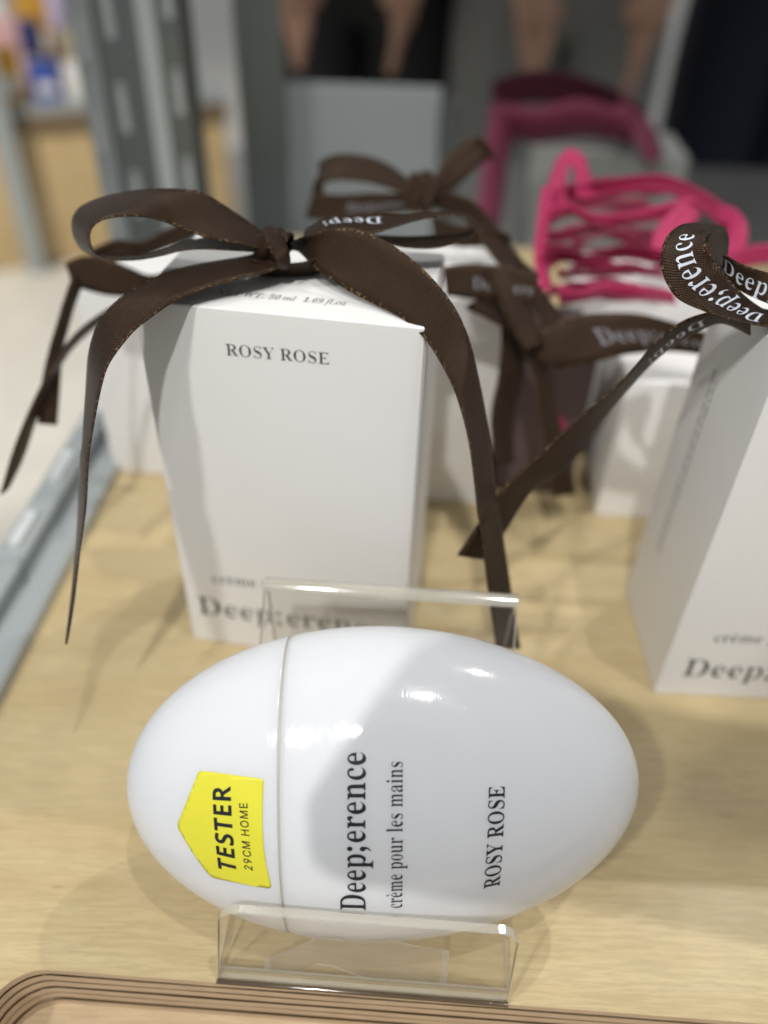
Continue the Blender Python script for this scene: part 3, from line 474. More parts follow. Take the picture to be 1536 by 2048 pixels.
# ================================================================== SETTING
SHELF_YAW = R(-2.0)
def shelf():
    # plywood board with a routed slot along its front
    yaw = SHELF_YAW; F0 = frame(-7.0, 6.62, yaw)               # far-left corner of the slot
    T = 1.8
    def rr(x0, y0, x1, y1, r, n=10):
        pts = []
        for cx, cy, a0 in ((x1 - r, y1 - r, 0), (x0 + r, y1 - r, 90), (x0 + r, y0 + r, 180), (x1 - r, y0 + r, 270)):
            for i in range(n + 1):
                a = R(a0 + 90 * i / n); pts.append((cx + r * math.cos(a), cy + r * math.sin(a)))
        return pts
    hole = rr(-.62, -5.2, 40, 0, 1.0)
    outer = [(60, 42), (-3.65, 42), (-3.65, -9), (60, -9)]
    bm = bmesh.new()
    # top face: outer rectangle with a hole
    def ring(pts, z): return [bm.verts.new((F0 @ Vector((x, y, 0))) + Vector((0, 0, z))) for x, y in pts]
    ro = ring(outer, 0); rh = ring(hole, 0)
    es = [bm.edges.new((ro[i], ro[(i + 1) % 4])) for i in range(4)] + [bm.edges.new((rh[i], rh[(i + 1) % len(rh)])) for i in range(len(rh))]
    bmesh.ops.triangle_fill(bm, use_beauty=True, use_dissolve=False, edges=es)
    rb = ring(outer, -T)
    for i in range(4): bm.faces.new((ro[i], ro[(i + 1) % 4], rb[(i + 1) % 4], rb[i]))
    bmesh.ops.recalc_face_normals(bm, faces=bm.faces[:])
    top = bm_ob('shelf_board', bm, M['wood'])
    tag(top, 'pale birch plywood shelf with a routed slot along its front', None, None, 'structure')
    # the veneers bared in the wall of the slot, each its own layer
    rnd = random.Random(4)
    zs = [0, -.19, -.30, -.52, -.61, -.84, -.93, -1.15, -1.25, -1.48, -1.57, -1.8]
    for k in range(len(zs) - 1):
        off = 0.0 if k == 0 else rnd.uniform(-.012, .022) + (.02 if k % 2 else 0)
        pts = rr(-.62 - off, -5.2 - off, 40 + off, off, 1.0 + off)
        V, Fc = [], []
        n = len(pts)
        # subdivide the long far side so that the cut edge can waver
        P2 = []
        for i in range(n):
            a, b = pts[i], pts[(i + 1) % n]; L = math.hypot(b[0] - a[0], b[1] - a[1]); s = max(1, int(L / .5))
            for j in range(s): P2.append((a[0] + (b[0] - a[0]) * j / s, a[1] + (b[1] - a[1]) * j / s))
        n = len(P2)
        for zz in (zs[k] - (.001 if k == 0 else 0), zs[k + 1]):
            for i, (x, y) in enumerate(P2):
                wob = 0 if (k == 0 and zz > -.01) else .012 * math.sin(x * 1.3 + k) + rnd.uniform(-.008, .008)
                p = F0 @ Vector((x, y, 0)); V.append((p.x, p.y, zz + wob * .8))
        Fc = [(i, (i + 1) % n, n + (i + 1) % n, n + i) for i in range(n)]
        o = mk('ply_layer', V, Fc, M['ply_a'] if k % 2 == 0 else M['ply_b'], top, 40)
    q = [F0 @ Vector(c) for c in ((-1.2, -6, -T), (41, -6, -T), (41, .6, -T), (-1.2, .6, -T))]
    mk('slot_floor', [(p.x, p.y, -1.79) for p in q] + [(p.x, p.y, -2.6) for p in q],
       [(0, 1, 2, 3), (4, 7, 6, 5), (0, 4, 5, 1), (1, 5, 6, 2), (2, 6, 7, 3), (3, 7, 4, 0)], M['recess'], top)
shelf()
fl = mk('floor', [(-900, -400, -75), (900, -400, -75), (900, 1200, -75), (-900, 1200, -75)], [(0, 1, 2, 3)], plain('pale_floor', (0.72, 0.70, 0.635), .45, nz=.2, nscale=14))
tag(fl, 'pale speckled shop floor', None, None, 'structure')

# steel rail along the left side of the shelf: a folded channel with slots
def rail():
    prof = [(0, -1.6), (0, .35), (-.1, .45), (-.75, .45), (-.85, .36), (-.85, .05), (-1.0, -.05), (-1.15, .05), (-1.15, .75), (-1.25, .85), (-2.0, .85), (-2.1, .75), (-2.1, -1.6)]
    F0 = frame(-10.5, 0, R(-1.2))
    root = tag(empty('side_rail', (-11.5, 16, 0)), 'blue-grey galvanised steel rail along the left edge of the shelf', 'rail')
    V, Fc = [], []
    for yy in (-6, 40):
        for a, z in prof: p = F0 @ Vector((a, yy, z)); V.append(p)
    n = len(prof)
    Fc = [(i, i + 1, n + i + 1, n + i) for i in range(n - 1)]
    mk('channel', V, Fc, M['steel'], root, 25)
    for y0 in (11.5, 15.0, 18.5, 22.0, 25.5):
        bm = box_bm((-1.88, y0, .845), (-1.42, y0 + 1.7, .875), .18, 3, F0)
        bm_ob('slot', bm, M['slot'], root, 40)  # pale plate standing in for light through the slot
rail()
def upright(x, y, label, yaw, w=5.0, hgt=110):
    root = tag(empty('steel_upright', (x, y, -75)), label, 'upright')
    F0 = frame(x, y, yaw)
    bm_ob('post', box_bm((-w / 2, 0, -74.9), (w / 2, w, hgt), .12, 2, F0), M['steel_dark'], root, 40)
    bm_ob('flange', box_bm((-w / 2 - .9, -.25, -74.8), (-w / 2 + .35, .1, hgt), .06, 1, F0), M['steel'], root, 40)
    bm_ob('flange', box_bm((w / 2 - 2.3, -.3, -74.8), (w / 2 - 1.3, -.02, hgt), .06, 1, F0), M['steel_and_reflection'], root, 40)
    z = -10.0
    while z < 44:
        bm_ob('slot', box_bm((-w / 2 - .55, -.30, z), (-w / 2 - .05, -.22, z + 2.6), .2, 3, F0), M['slot'], root, 40)  # pale plate standing in for light through the slot
        bm_ob('slot', box_bm((-w / 2 + .95, -.06, z + 1.0), (-w / 2 + 1.5, .04, z + 3.6), .2, 3, F0), M['slot'], root, 40)  # pale plate standing in for light through the slot
        bm_ob('slot', box_bm((w / 2 - .8, -.06, z + 2.0), (w / 2 - .3, .04, z + 4.4), .2, 3, F0), M['slot'], root, 40)
        z += 4.8
upright(-14.6, 50, 'slotted dark steel upright at the far left corner of the shelf', R(5))
tb = bm_ob('lower_table', box_bm((-14, 54, -16), (70, 112, -12), .3, 2), plain('grey_table', (.20, .20, .19), .5, nz=.2, nscale=8))
tag(tb, 'dark grey table lying lower behind the shelf', None, None, 'structure')
sh = bm_ob('reflection_sheet', box_bm((-11.2, 61, -11.95), (-8.0, 61.6, 60), .1, 2, Matrix.Translation((0, 0, 0))), M['reflection_mid'])  # added sheet in place of a silvery reflection
tag(sh, 'tall grey sheet standing in for a reflection right of the slotted upright', 'panel')
pn = bm_ob('reflection_panel', box_bm((-9.6, 75, -11.95), (3.6, 75.5, 3.4), .1, 2), M['steel_and_reflection'])  # added panel, its pale colour standing in for a silvery reflection
tag(pn, 'pale blue-grey panel standing in for a silvery reflection behind the bows', 'panel')
lgp = bm_ob('divider_post', box_bm((3.8, 74, -11.95), (5.4, 75.4, 2.6), .15, 2), M['steel_dark'])
tag(lgp, 'short dark blurred post right of the pale reflection panel', 'post')

# ================================================================== THE TESTER BOTTLE AND ITS STAND
EGG_C = at(765, 1562, 16.45)
ex = (at(1275, 1558, 16.35) - at(250, 1566, 16.4)).normalized()
el = R(36)
nrm = Vector((0, -math.cos(el), math.sin(el))); nrm = (nrm - ex * nrm.dot(ex)).normalized()
eh = nrm.cross(ex).normalized()                               # up along the height of the egg
if eh.z < 0: eh = -eh
EL, EH, ET = 5.27, 3.22, 2.05
def egg_r(X):
    t = max(-1, min(1, X / EL)); return math.sqrt(max(0, 1 - t * t)) * (1 - .035 * t) * (1 - .02 * t * t)
def egg_pt(X, th, off=0.0):
    """th: angle round the long axis, 0 = facing front, + = up"""
    r = egg_r(X); e = 1e-3
    p = Vector((X, EH * r * math.sin(th), ET * r * math.cos(th)))
    if off:
        r2, r1 = egg_r(min(EL, X + e)), egg_r(max(-EL, X - e)); dr = (r2 - r1) / (2 * e)
        n = Vector((-dr * r * EH * ET, ET * r * math.sin(th), EH * r * math.cos(th)))
        n = Vector((-dr * (EH * math.sin(th) ** 2 + ET * math.cos(th) ** 2), math.sin(th) * ET / EH ** .5 / ET ** .5 , math.cos(th) * EH / EH ** .5 / ET ** .5))
        p = p + n.normalized() * off
    return EGG_C + ex * p.x + eh * p.y + nrm * p.z
def egg_hit(px, py):
    """(X, angle) on the egg under a pixel"""
    d = (CF + CX * ((px - 768) / FPX) + CU * ((1024 - py) / FPX)).normalized()
    def inside(p):
        q = p - EGG_C; X = q.dot(ex)
        if abs(X) >= EL: return False
        r = egg_r(X); return (q.dot(eh) / (EH * r)) ** 2 + (q.dot(nrm) / (ET * r)) ** 2 < 1
    t = 8.0
    while t < 26 and not inside(CAM_POS + d * t): t += .03
    a, b = t - .03, t
    for _ in range(24):
        c = (a + b) / 2
        if inside(CAM_POS + d * c): b = c
        else: a = c
    q = CAM_POS + d * b - EGG_C; X = q.dot(ex); r = egg_r(X)
    return X, math.atan2(q.dot(eh) / (EH * r), q.dot(nrm) / (ET * r))
def egg_part(name, X0, X1, mat, parent, lip0=False, lip1=False, shrink=0):
    nx, na = 90, 96; V, Fc = [], []
    prof = []
    for i in range(nx + 1):
        # denser towards the tips
        t0, t1 = math.asin(max(-1, X0 / EL)), math.asin(min(1, X1 / EL)); t = t0 + (t1 - t0) * i / nx
        prof.append((EL * math.sin(t), 1.0))
    if lip0: prof = [(X0 + .012, .93), (X0, .955), (X0, .9935), (X0 + .006, .998)] + prof[1:]
    if lip1: prof = prof[:-1] + [(X1 - .006, .998), (X1, .9935), (X1, .955), (X1 - .012, .93)]
    for X, s in prof:
        r = egg_r(X) * s - shrink / EH
        for j in range(na):
            th = 2 * math.pi * j / na
            V.append(EGG_C + ex * X + eh * (EH * max(r, 0) * math.sin(th)) + nrm * (ET * max(r, 0) * math.cos(th)))
    for i in range(len(prof) - 1):
        for j in range(na):
            Fc.append((i * na + j, i * na + (j + 1) % na, (i + 1) * na + (j + 1) % na, (i + 1) * na + j))
    o = mk(name, V, Fc, mat, parent)
    bm = bmesh.new(); bm.from_mesh(o.data); bmesh.ops.remove_doubles(bm, verts=bm.verts[:], dist=2e-6)
    bmesh.ops.recalc_face_normals(bm, faces=bm.faces[:]); bm.to_mesh(o.data); bm.free()
    o.data.polygons.foreach_set('use_smooth', [True] * len(o.data.polygons))
    return o
bottle = tag(empty('hand_cream_bottle', (EGG_C.x, EGG_C.y, EGG_C.z - 2.8)), 'glossy white egg-shaped hand cream tester with yellow sticker, lying in the clear stand', 'bottle')
SEAM = egg_hit(557, 1560)[0]
body = egg_part('body', SEAM + .022, EL, M['plastic'], bottle, lip0=True)
cap = egg_part('cap', -EL, SEAM - .022, M['plastic'], bottle, lip1=True)
ringm = []
sr = egg_part('seam_ring', SEAM - .05, SEAM + .05, M['seam'], bottle, shrink=.045)
sr.data.materials[0] = M['seam']

def egg_text(name, s, st, p0, p1, cap_px, mat, parent, track=0, embolden=0, capfont=.455, ref=None, lift=.012):
    """baseline from pixel p0 to p1, letters stand to the left (towards the cap)"""
    X0, a0 = egg_hit(*p0); X1, a1 = egg_hit(*p1)
    mx, my = (p0[0] + p1[0]) / 2, (p0[1] + p1[1]) / 2
    Xc, _ = egg_hit(mx - cap_px, my); Xb, _ = egg_hit(mx, my)
    ky = (Xb - Xc) / capfont
    L = text_width(ref or s, st, track)
    bm = text_bm(s, st, track, embolden, .10)
    # arc length along the section, so that letters keep their widths
    n = 60; arc = [0]
    for i in range(n):
        q0, q1 = a0 + (a1 - a0) * i / n, a0 + (a1 - a0) * (i + 1) / n; X = X0 + (X1 - X0) * (i + .5) / n
        arc.append(arc[-1] + (egg_pt(X, q1) - egg_pt(X, q0)).length)
    for v in bm.verts:
        f = v.co.x / L; w = f * arc[-1]
        if w <= 0: t = w / max(arc[1], 1e-6) / n
        elif w >= arc[-1]: t = 1 + (w - arc[-1]) / max(arc[-1] - arc[-2], 1e-6) / n
        else:
            i = 0
            while arc[i + 1] < w: i += 1
            t = (i + (w - arc[i]) / (arc[i + 1] - arc[i])) / n
        X = X0 + (X1 - X0) * t - v.co.y * ky
        v.co = egg_pt(X, a0 + (a1 - a0) * t, lift)
    return bm_ob(name, bm, mat, parent)
egg_text('lettering', 'Deep;erence', 'b', (731, 1821), (731, 1502), 51, M['ink'], body, embolden=.004)['label'] = 'large black name Deep;erence printed across the bottle'
egg_text('lettering', 'crème pour les mains', 'b', (804, 1815), (805, 1521), 32, M['ink'], body, lift=.016)['label'] = 'small black line reading crème pour les mains'
egg_text('lettering', 'ROSY ROSE', 'b', (998, 1771), (1009, 1571), 31, M['ink'], body, embolden=.006)['label'] = 'black scent name ROSY ROSE near the pointed end'
# sticker
ST = [(430, 80), (860, 135), (1270, 188), (1300, 205), (1308, 240), (1298, 500), (1292, 800), (1310, 1130), (1345, 1400), (1412, 1670), (1412, 1700), (1385, 1712), (1200, 1688), (900, 1625), (620, 1568), (575, 1545), (520, 1490), (330, 1230), (220, 1050), (122, 880), (114, 830), (122, 790), (200, 600), (300, 350), (385, 140), (402, 105)]
spx = [(340 + x / 6.98, 1530 + y / 6.98) for x, y in ST]
sloc = [egg_hit(*q) for q in spx]
bm = bmesh.new(); vv = [bm.verts.new((X, a, 0)) for X, a in sloc]; bm.faces.new(vv)
xs = [q[0] for q in sloc]; ys = [q[1] for q in sloc]
for k in range(1, 24):
    bmesh.ops.bisect_plane(bm, geom=bm.verts[:] + bm.edges[:] + bm.faces[:], plane_co=(min(xs) + (max(xs) - min(xs)) * k / 24, 0, 0), plane_no=(1, 0, 0))
    bmesh.ops.bisect_plane(bm, geom=bm.verts[:] + bm.edges[:] + bm.faces[:], plane_co=(0, min(ys) + (max(ys) - min(ys)) * k / 24, 0), plane_no=(0, 1, 0))
for v in bm.verts: v.co = egg_pt(v.co.x, v.co.y, .012)
sticker = bm_ob('sticker', bm, M['yellow'], cap, 'all')
sticker['label'] = 'yellow pentagonal TESTER sticker on the cap'
sm = sticker.modifiers.new('thickness', 'SOLIDIFY'); sm.thickness = .012 * CM; sm.offset = 0
def sp(x, y): return (340 + x / 6.98, 1530 + y / 6.98)
lt = egg_text('lettering', 'TESTER', 'S', sp(940, 1500), sp(852, 290), 40, M['ink'], cap, .02, 0, .53, lift=.03)
lt['label'] = 'bold black word TESTER on the sticker'
lt = egg_text('lettering', '29CM HOME', 's', sp(1160, 1470), sp(1085, 520), 16, M['ink'], cap, .07, .006, .509, lift=.03)
lt['label'] = 'small black words 29CM HOME on the sticker'

# clear stand
stand = tag(empty('acrylic_stand', (0, 8, 0)), 'clear bent acrylic easel stand carrying the egg-shaped tester', 'stand')
def panel(name, bl, br, tl, tr, th, rad, parent, mats=None, n=6):
    """a flat sheet with rounded top corners; th = thickness towards the back"""
    bl, br, tl, tr = map(Vector, (bl, br, tl, tr))
    W = (br - bl).length; H = ((tl - bl).length + (tr - br).length) / 2
    pts = [(0, 0), (W, 0)]
    if rad:
        for i in range(n + 1): a = R(90 * i / n); pts.append((W - rad + rad * math.cos(a), H - rad + rad * math.sin(a)))
        for i in range(n + 1): a = R(90 + 90 * i / n); pts.append((rad + rad * math.cos(a), H - rad + rad * math.sin(a)))
    else: pts += [(W, H), (0, H)]
    nn = (br - bl).cross(tl - bl).normalized()
    def P(x, y): f, g = x / W, y / H; return (bl * (1 - f) + br * f) * (1 - g) + (tl * (1 - f) + tr * f) * g
    k = len(pts); ch = .022
    c = Vector((W / 2, H / 2, 0))
    def ins(x, y): return (x + (ch if x < W / 2 else -ch), y + (ch if y < H / 2 else -ch))
    front = [P(*ins(x, y)) for x, y in pts]; back = [P(*ins(x, y)) - nn * th for x, y in pts]
    f2 = [P(x, y) - nn * ch for x, y in pts]; b2 = [P(x, y) - nn * (th - ch) for x, y in pts]
    V = front + f2 + b2 + back
    Fc = [tuple(range(k)), tuple(3 * k + i for i in reversed(range(k)))]; ids = [0, 0]
    for r_ in range(3):
        for i in range(k):
            Fc.append((r_ * k + i, (r_ + 1) * k + i, (r_ + 1) * k + (i + 1) % k, r_ * k + (i + 1) % k)); ids.append(1)
    return mk(name, V, Fc, [M['acrylic'], M['acrylic_edge']], parent, None, None, ids)
lipL, lipR = Vector((-3.09, 6.49, .04)), Vector((2.89, 6.25, .04))
dirx = (lipR - lipL).normalized(); diry = Vector((0, 0, 1)).cross(dirx)
lt_, rt_ = at(433, 1823, 14.5), at(1043, 1871, 14.4)
panel('front_lip', lipL, lipR, lt_, rt_, .18, .42, stand)
V = []
for e_ in (lipL, lipR):
    for a in range(0, 361, 45): V.append(e_ + diry * (-.02 - .05 * math.cos(R(a))) + Vector((0, 0, .07 + .05 * math.sin(R(a)))))
mk('lip_fold', V, [(i, i + 1, 9 + i + 1, 9 + i) for i in range(8)], M['fold_refraction'], stand, 60)
bL, bR = lipL + diry * 2.75, lipR + diry * 2.75
panel('base', lipL + diry * .215 + Vector((0, 0, .2)), lipR + diry * .215 + Vector((0, 0, .2)), bL + Vector((0, 0, .2)), bR + Vector((0, 0, .2)), .2, 0, stand)
tL, tR = at(527, 1176, 18.35), at(1036, 1210, 18.3)
panel('back_panel', bL + Vector((0, 0, .1)), bR + Vector((0, 0, .1)), tL, tR, .22, .12, stand)
rb = Vector((0, 0, 0)) + diry * .75
panel('rear_leg', Vector((tL.x, tL.y, 0)) + rb + Vector((.02, 0, .02)), Vector((tR.x, tR.y, 0)) + rb + Vector((-.02, 0, .02)), tL + diry * .25 + Vector((0, 0, -.12)), tR + diry * .25 + Vector((0, 0, -.12)), .2, 0, stand)
bt = tR - tL; up_ = Vector((0, 0, 1)); V = []
for e_ in (tL, tR):
    for a in range(0, 181, 30): V.append(e_ + diry * (.14 - .20 * math.cos(R(a))) + up_ * (.16 * math.sin(R(a)) - .03))
V2 = [(i, i + 1, 7 + i + 1, 7 + i) for i in range(6)] + [tuple(reversed(range(7))), tuple(range(7, 14)), (0, 7, 13, 6)]
mk('bend', V, V2, M['acrylic_edge'], stand, 60)
# clear tape stuck to the inside of the lip
nl = (lipR - lipL).cross(lt_ - lipL).normalized()
TP = [(735, 250), (770, 240), (830, 215), (880, 190), (940, 188), (1010, 200), (1100, 195), (1180, 215), (1255, 225), (1250, 300), (1240, 345), (1180, 335), (1060, 315), (980, 290), (930, 270), (880, 262), (830, 285), (770, 300), (742, 285)]
tp = [on_plane(x / 1.396, 1740 + y / 1.396, lipL - nl * .235, nl) for x, y in TP]
ct = sum(tp, Vector()) / len(tp)
k = len(tp); inn = [ct.lerp(p, .93) + nl * -.012 for p in tp]
mk('clear_tape', tp + inn + [p - nl * .02 for p in tp], [tuple(k + i for i in range(k))] + [(i, (i + 1) % k, k + (i + 1) % k, k + i) for i in range(k)], [M['tape'], M['tape_edge']], stand, None, None, [0] + [1] * k)

# ================================================================== GIFT BOXES
def gift_box(x, y, yaw, w, d, h, label, group, mat='card', rad=.07):
    root = empty('gift_box', (x + w / 2 * math.cos(yaw) - d / 2 * math.sin(yaw), y + w / 2 * math.sin(yaw) + d / 2 * math.cos(yaw), 0), yaw)
    tag(root, label, 'box', group)
    F0 = frame(x, y, yaw)
    bo = bm_ob('carton', box_bm((0, 0, .01), (w, d, h - .05), rad, 3, F0), M[mat], root, 35)
    # tuck lid: a folded panel lying on the carton, its front edge rolled over
    bm = box_bm((.025, .006, h - .14), (w - .025, d - .02, h), .06, 3, F0)
    lid = bm_ob('lid', bm, M[mat], root, 35)
    # glued side flap along the right edge
    bm_ob('side_flap', box_bm((w - .004, .06, .05), (w + .022, d - .3, h - .2), .01, 1, F0), M[mat], root, 35)
    return root, bo, lid, F0
W1, D1, H1 = 6.292, 4.144, 10.69
TXG = 'white gift boxes tied with brown ribbon'
b1, b1body, b1lid, F1 = gift_box(-5.515, 15.762, R(-7.75), W1, D1, H1, 'white ROSY ROSE carton tied with a brown satin bow, standing behind the tester', TXG)
def front_n(F0): return (F0.to_3x3() @ Vector((0, -1, 0))).normalized()
def face_text(name, s, st, p0, p1, F0, mat, parent, **kw):
    n = front_n(F0); p = F0.translation.copy()
    return flat_text(name, s, st, on_plane(*p0, p, n), on_plane(*p1, p, n), n, mat, parent, **kw)
face_text('lettering', 'ROSY ROSE', 'b', (452, 710), (660, 729), F1, M['ink_soft'], b1body)
face_text('lettering', 'crème pour les mains', 'b', (424, 1165), (514, 1174), F1, M['ink_soft'], b1body, ref='crème')
face_text('lettering', 'Deep;erence', 'b', (397, 1226), (706, 1268), F1, M['ink_soft'], b1body, ref='Deep;eren')
n_ = Vector((0, 0, 1)); p_ = Vector((0, 0, H1))
flat_text('lettering', 'NET WT. 50 ml  1.69 fl.oz', 'i', on_plane(432, 589, p_, n_), on_plane(692, 611, p_, n_), n_, M['ink_soft'], b1lid, tall=1.25)

def bow_root(parent, p):
    o = bpy.data.objects.new('ribbon_bow', None); COL.objects.link(o); o.empty_display_size = .005
    o.parent = parent; o.matrix_basis = wm(parent).inverted() @ Matrix.Translation(p * CM)
    return o
def knot(name, c, e, rx, ry, rz, mat, parent, yaw=0, seed=1):
    """a tight wrap of ribbon: a fat tube round the crossing, with pinched folds"""
    V, Fc = [], []; uv = []
    nu, nv = 28, 12
    rnd = random.Random(seed)
    f = Vector((math.cos(e), math.sin(e), 0)); s = Vector((-math.sin(e), math.cos(e), 0)); z = Vector((0, 0, 1))
    for i in range(nu):
        a = 2 * math.pi * i / nu
        for j in range(nv + 1):
            q = j / nv * 2 - 1
            bul = (1 - .32 * abs(q) ** 2.2) * (1 + .10 * math.sin(q * 7 + a * 1.0) + .05 * math.sin(3 * a + q * 3))
            V.append(c + f * (rx * q + .10 * math.sin(a * 1 + .6)) + s * (ry * math.cos(a) * bul) + z * (rz * math.sin(a) * bul))
            uv.append((j / nv, a * rz))
    for i in range(nu):
        for j in range(nv):
            Fc.append((i * (nv + 1) + j, i * (nv + 1) + j + 1, ((i + 1) % nu) * (nv + 1) + j + 1, ((i + 1) % nu) * (nv + 1) + j))
    o = mk(name, V, Fc, mat, parent, 'all', uv)
    sm = o.modifiers.new('thickness', 'SOLIDIFY'); sm.thickness = .03 * CM
    return o

# ---- bow of the front box, each strand read from the photograph and set at its own depth
kc = at(548, 492, 17.55)
bw = bow_root(b1, kc); bw['label'] = 'dark brown satin bow'
FR = [(1040, 395), (930, 372), (830, 352), (720, 312), (650, 286), (580, 268), (500, 265), (420, 276), (376, 302), (360, 335), (363, 375), (385, 415), (445, 438), (540, 440), (640, 424), (720, 404), (800, 396), (900, 400), (1040, 408)]
BK = [(1045, 325), (980, 278), (910, 230), (835, 182), (765, 160), (640, 155), (520, 165), (415, 187), (330, 222), (295, 262), (288, 305), (300, 358), (340, 408), (430, 428), (560, 424), (660, 398), (760, 362), (880, 347), (1040, 375)]
dp = [17.5, 17.35, 17.25, 17.2, 17.15, 17.1, 17.1, 17.15, 17.2, 17.3, 17.4, 17.45, 17.5, 17.5, 17.5, 17.55, 17.6, 17.6, 17.6]
wd = [.75, .95] + [1.0] * 15 + [.9, .7]
A, B = traced([(f, b, d, 1, w) for f, b, d, w in zip(FR, BK, dp, wd)], f=Z1)
Strip(A, B, cup=-.02).build('loop', M['ribbon'], bw)
FR = [(10, 372), (130, 352), (230, 357), (300, 338), (380, 314), (480, 296), (540, 302), (578, 330), (567, 363), (520, 386), (440, 404), (350, 402), (280, 388), (180, 376), (10, 378)]
BK = [(20, 340), (90, 306), (200, 291), (330, 295), (430, 288), (515, 286), (560, 302), (573, 326), (562, 345), (520, 356), (450, 362), (350, 366), (250, 362), (130, 360), (20, 362)]
A, B = traced([(f, b, d, 1, w) for f, b, d, w in zip(FR, BK, [17.75, 17.8, 17.9, 18, 18.1, 18.2, 18.3, 18.4, 18.45, 18.4, 18.3, 18.2, 18.1, 18, 17.8], [.75] + [1.0] * 13 + [.7])], f=Z2)
s_ = Strip(A, B, cup=.02); o = s_.build('loop', M['ribbon'], bw)
s_.text('lettering', 'Deep;', 1.8, .34, M['ink_white'], o, flip=True, side=0, u0=.28, rev=True)
# left tail
UP = [Z1(1060, 400), Z1(980, 425), Z1(880, 443), Z1(760, 465), Z1(650, 495), Z1(560, 540), Z1(480, 592), Z1(420, 652), Z1(380, 725), Z1(355, 820), Z1(345, 930), Z1(335, 1060), Z1(326, 1200), Z5(322, 120), Z5(312, 350), Z5(298, 540), Z5(284, 710), Z5(263, 873)]
LO = [Z1(1140, 462), Z1(1060, 493), Z1(960, 513), Z1(850, 545), Z1(750, 580), Z1(680, 617), Z1(600, 675), Z1(540, 722), Z1(480, 790), Z1(432, 860), Z1(408, 930), Z1(388, 1030), Z1(368, 1150), Z5(357, 120), Z5(342, 330), Z5(322, 500), Z5(300, 680), Z5(268, 876)]
dp = [17.45, 17.3, 17.1, 16.9, 16.65, 16.4, 16.2, 16.1, 16.1, 16.15, 16.25, 16.4, 16.6, 16.8, 17.1, 17.4, 17.7, 18.0]
sg = [-1, -1, -1, -1, -.9, -.7, -.5, -.4, -.6, -.8, -1, -1, -1, -1, -1, -1, -1, -1]
wd = [.7, .85, 1, 1, 1, 1, 1, 1, 1, 1, 1, 1, 1, 1, 1, .9, .5, .05]
A, B = traced([(a, b, d, s, w) for a, b, d, s, w in zip(UP, LO, dp, sg, wd)])
Strip(A, B, cup=.025, wob=.008).build('tail', M['ribbon'], bw)
# right tail
UP = [Z2(-30, 385), Z2(20, 366), Z2(100, 340), Z2(200, 345), Z2(300, 392), Z2(380, 450), Z2(450, 520), Z2(510, 602), Z2(552, 695), Z2(580, 800), Z2(605, 920), Z2(625, 1050), Z2(641, 1200), Z6(465, 150), Z6(482, 290), Z6(505, 440), Z6(526, 570), Z6(545, 695)]
LO = [Z2(-30, 410), Z2(0, 418), Z2(60, 480), Z2(150, 540), Z2(250, 592), Z2(330, 632), Z2(400, 692), Z2(450, 762), Z2(500, 855), Z2(533, 950), Z2(556, 1055), Z2(573, 1180), Z2(586, 1290), Z6(384, 190), Z6(400, 330), Z6(418, 470), Z6(435, 600), Z6(448, 695)]
dp = [17.5, 17.4, 17.2, 16.95, 16.7, 16.45, 16.25, 16.2, 16.35, 16.6, 16.95, 17.4, 17.9, 18.3, 18.9, 19.5, 20.0, 20.5]
sg = [1, 1, .6, .3, -.3, -.6, -.8, -.8, -.8, -.8, -.8, -.8, -.8, -.8, -.8, -.8, -.8, -.8]
wd = [.5, .7] + [1.05] * 16
A, B = traced([(a, b, d, s, w) for a, b, d, s, w in zip(UP, LO, dp, sg, wd)])
Strip(A, B, cup=.02, wob=.006, seed=3).build('tail', M['ribbon'], bw)
knot('knot', at(548, 493, 17.4), R(-8), .31, .33, .36, M['ribbon'], bw)
A, B = traced([((522, 462), (548, 455), 17.2, .6, .6), ((530, 478), (562, 468), 16.98, .5, .62), ((540, 500), (574, 492), 16.9, .5, .62), ((552, 522), (580, 516), 16.98, .5, .6), ((556, 536), (580, 534), 17.2, .6, .55)])
Strip(A, B, cup=.06).build('knot_wrap', M['ribbon'], bw)
A, B = traced([((500, 520), (505, 548), 17.6, 1, .8), ((560, 528), (565, 556), 17.6, 1, .9), ((625, 520), (640, 548), 17.7, 1, .9), ((680, 490), (700, 515), 17.9, 1, .8)])
Strip(A, B).build('under_strand', M['ribbon'], bw)

# ---- the box cut by the right edge of the picture
b2, b2body, b2lid, F2 = gift_box(7.823, 14.357, R(-1.0), W1, D1, H1, 'white carton with brown bow cut off by the right edge of the picture', TXG)
face_text('lettering', 'crème pour les mains', 'b', (1425, 1283), (1524, 1286), F2, M['ink_soft'], b2body, ref='crème')
face_text('lettering', 'Deep;erence', 'b', (1360, 1351), (1523, 1358), F2, M['ink_soft'], b2body, ref='Deep')
nl2 = (F2.to_3x3() @ Vector((-1, 0, 0))); rnd = random.Random(8)
for row, xx in enumerate((2.55, 2.8)):                          # unreadable lines of small print on the shaded side
    bm = bmesh.new(); z = 3.0
    while z < 8.6:
        L = rnd.uniform(.12, .45)
        q = [F2 @ Vector((-.008, xx + dx, z + dz)) for dx, dz in ((0, 0), (.07, 0), (.07, L), (0, L))]
        bm.faces.new([bm.verts.new(c) for c in q]); z += L + .08
    bm_ob('small_print', bm, M['ink_dull'], b2body)
bw2 = bow_root(b2, at(1600, 600, 16.6)); bw2['label'] = 'dark brown satin bow printed with white letters'
LL = [(1800, 1560), (1400, 1500), (1000, 1415), (650, 1300), (330, 1150), (160, 930), (90, 730), (78, 570), (130, 350), (270, 185), (450, 115), (700, 122), (900, 150), (970, 215), (1003, 350), (985, 530), (945, 720), (1000, 800)]
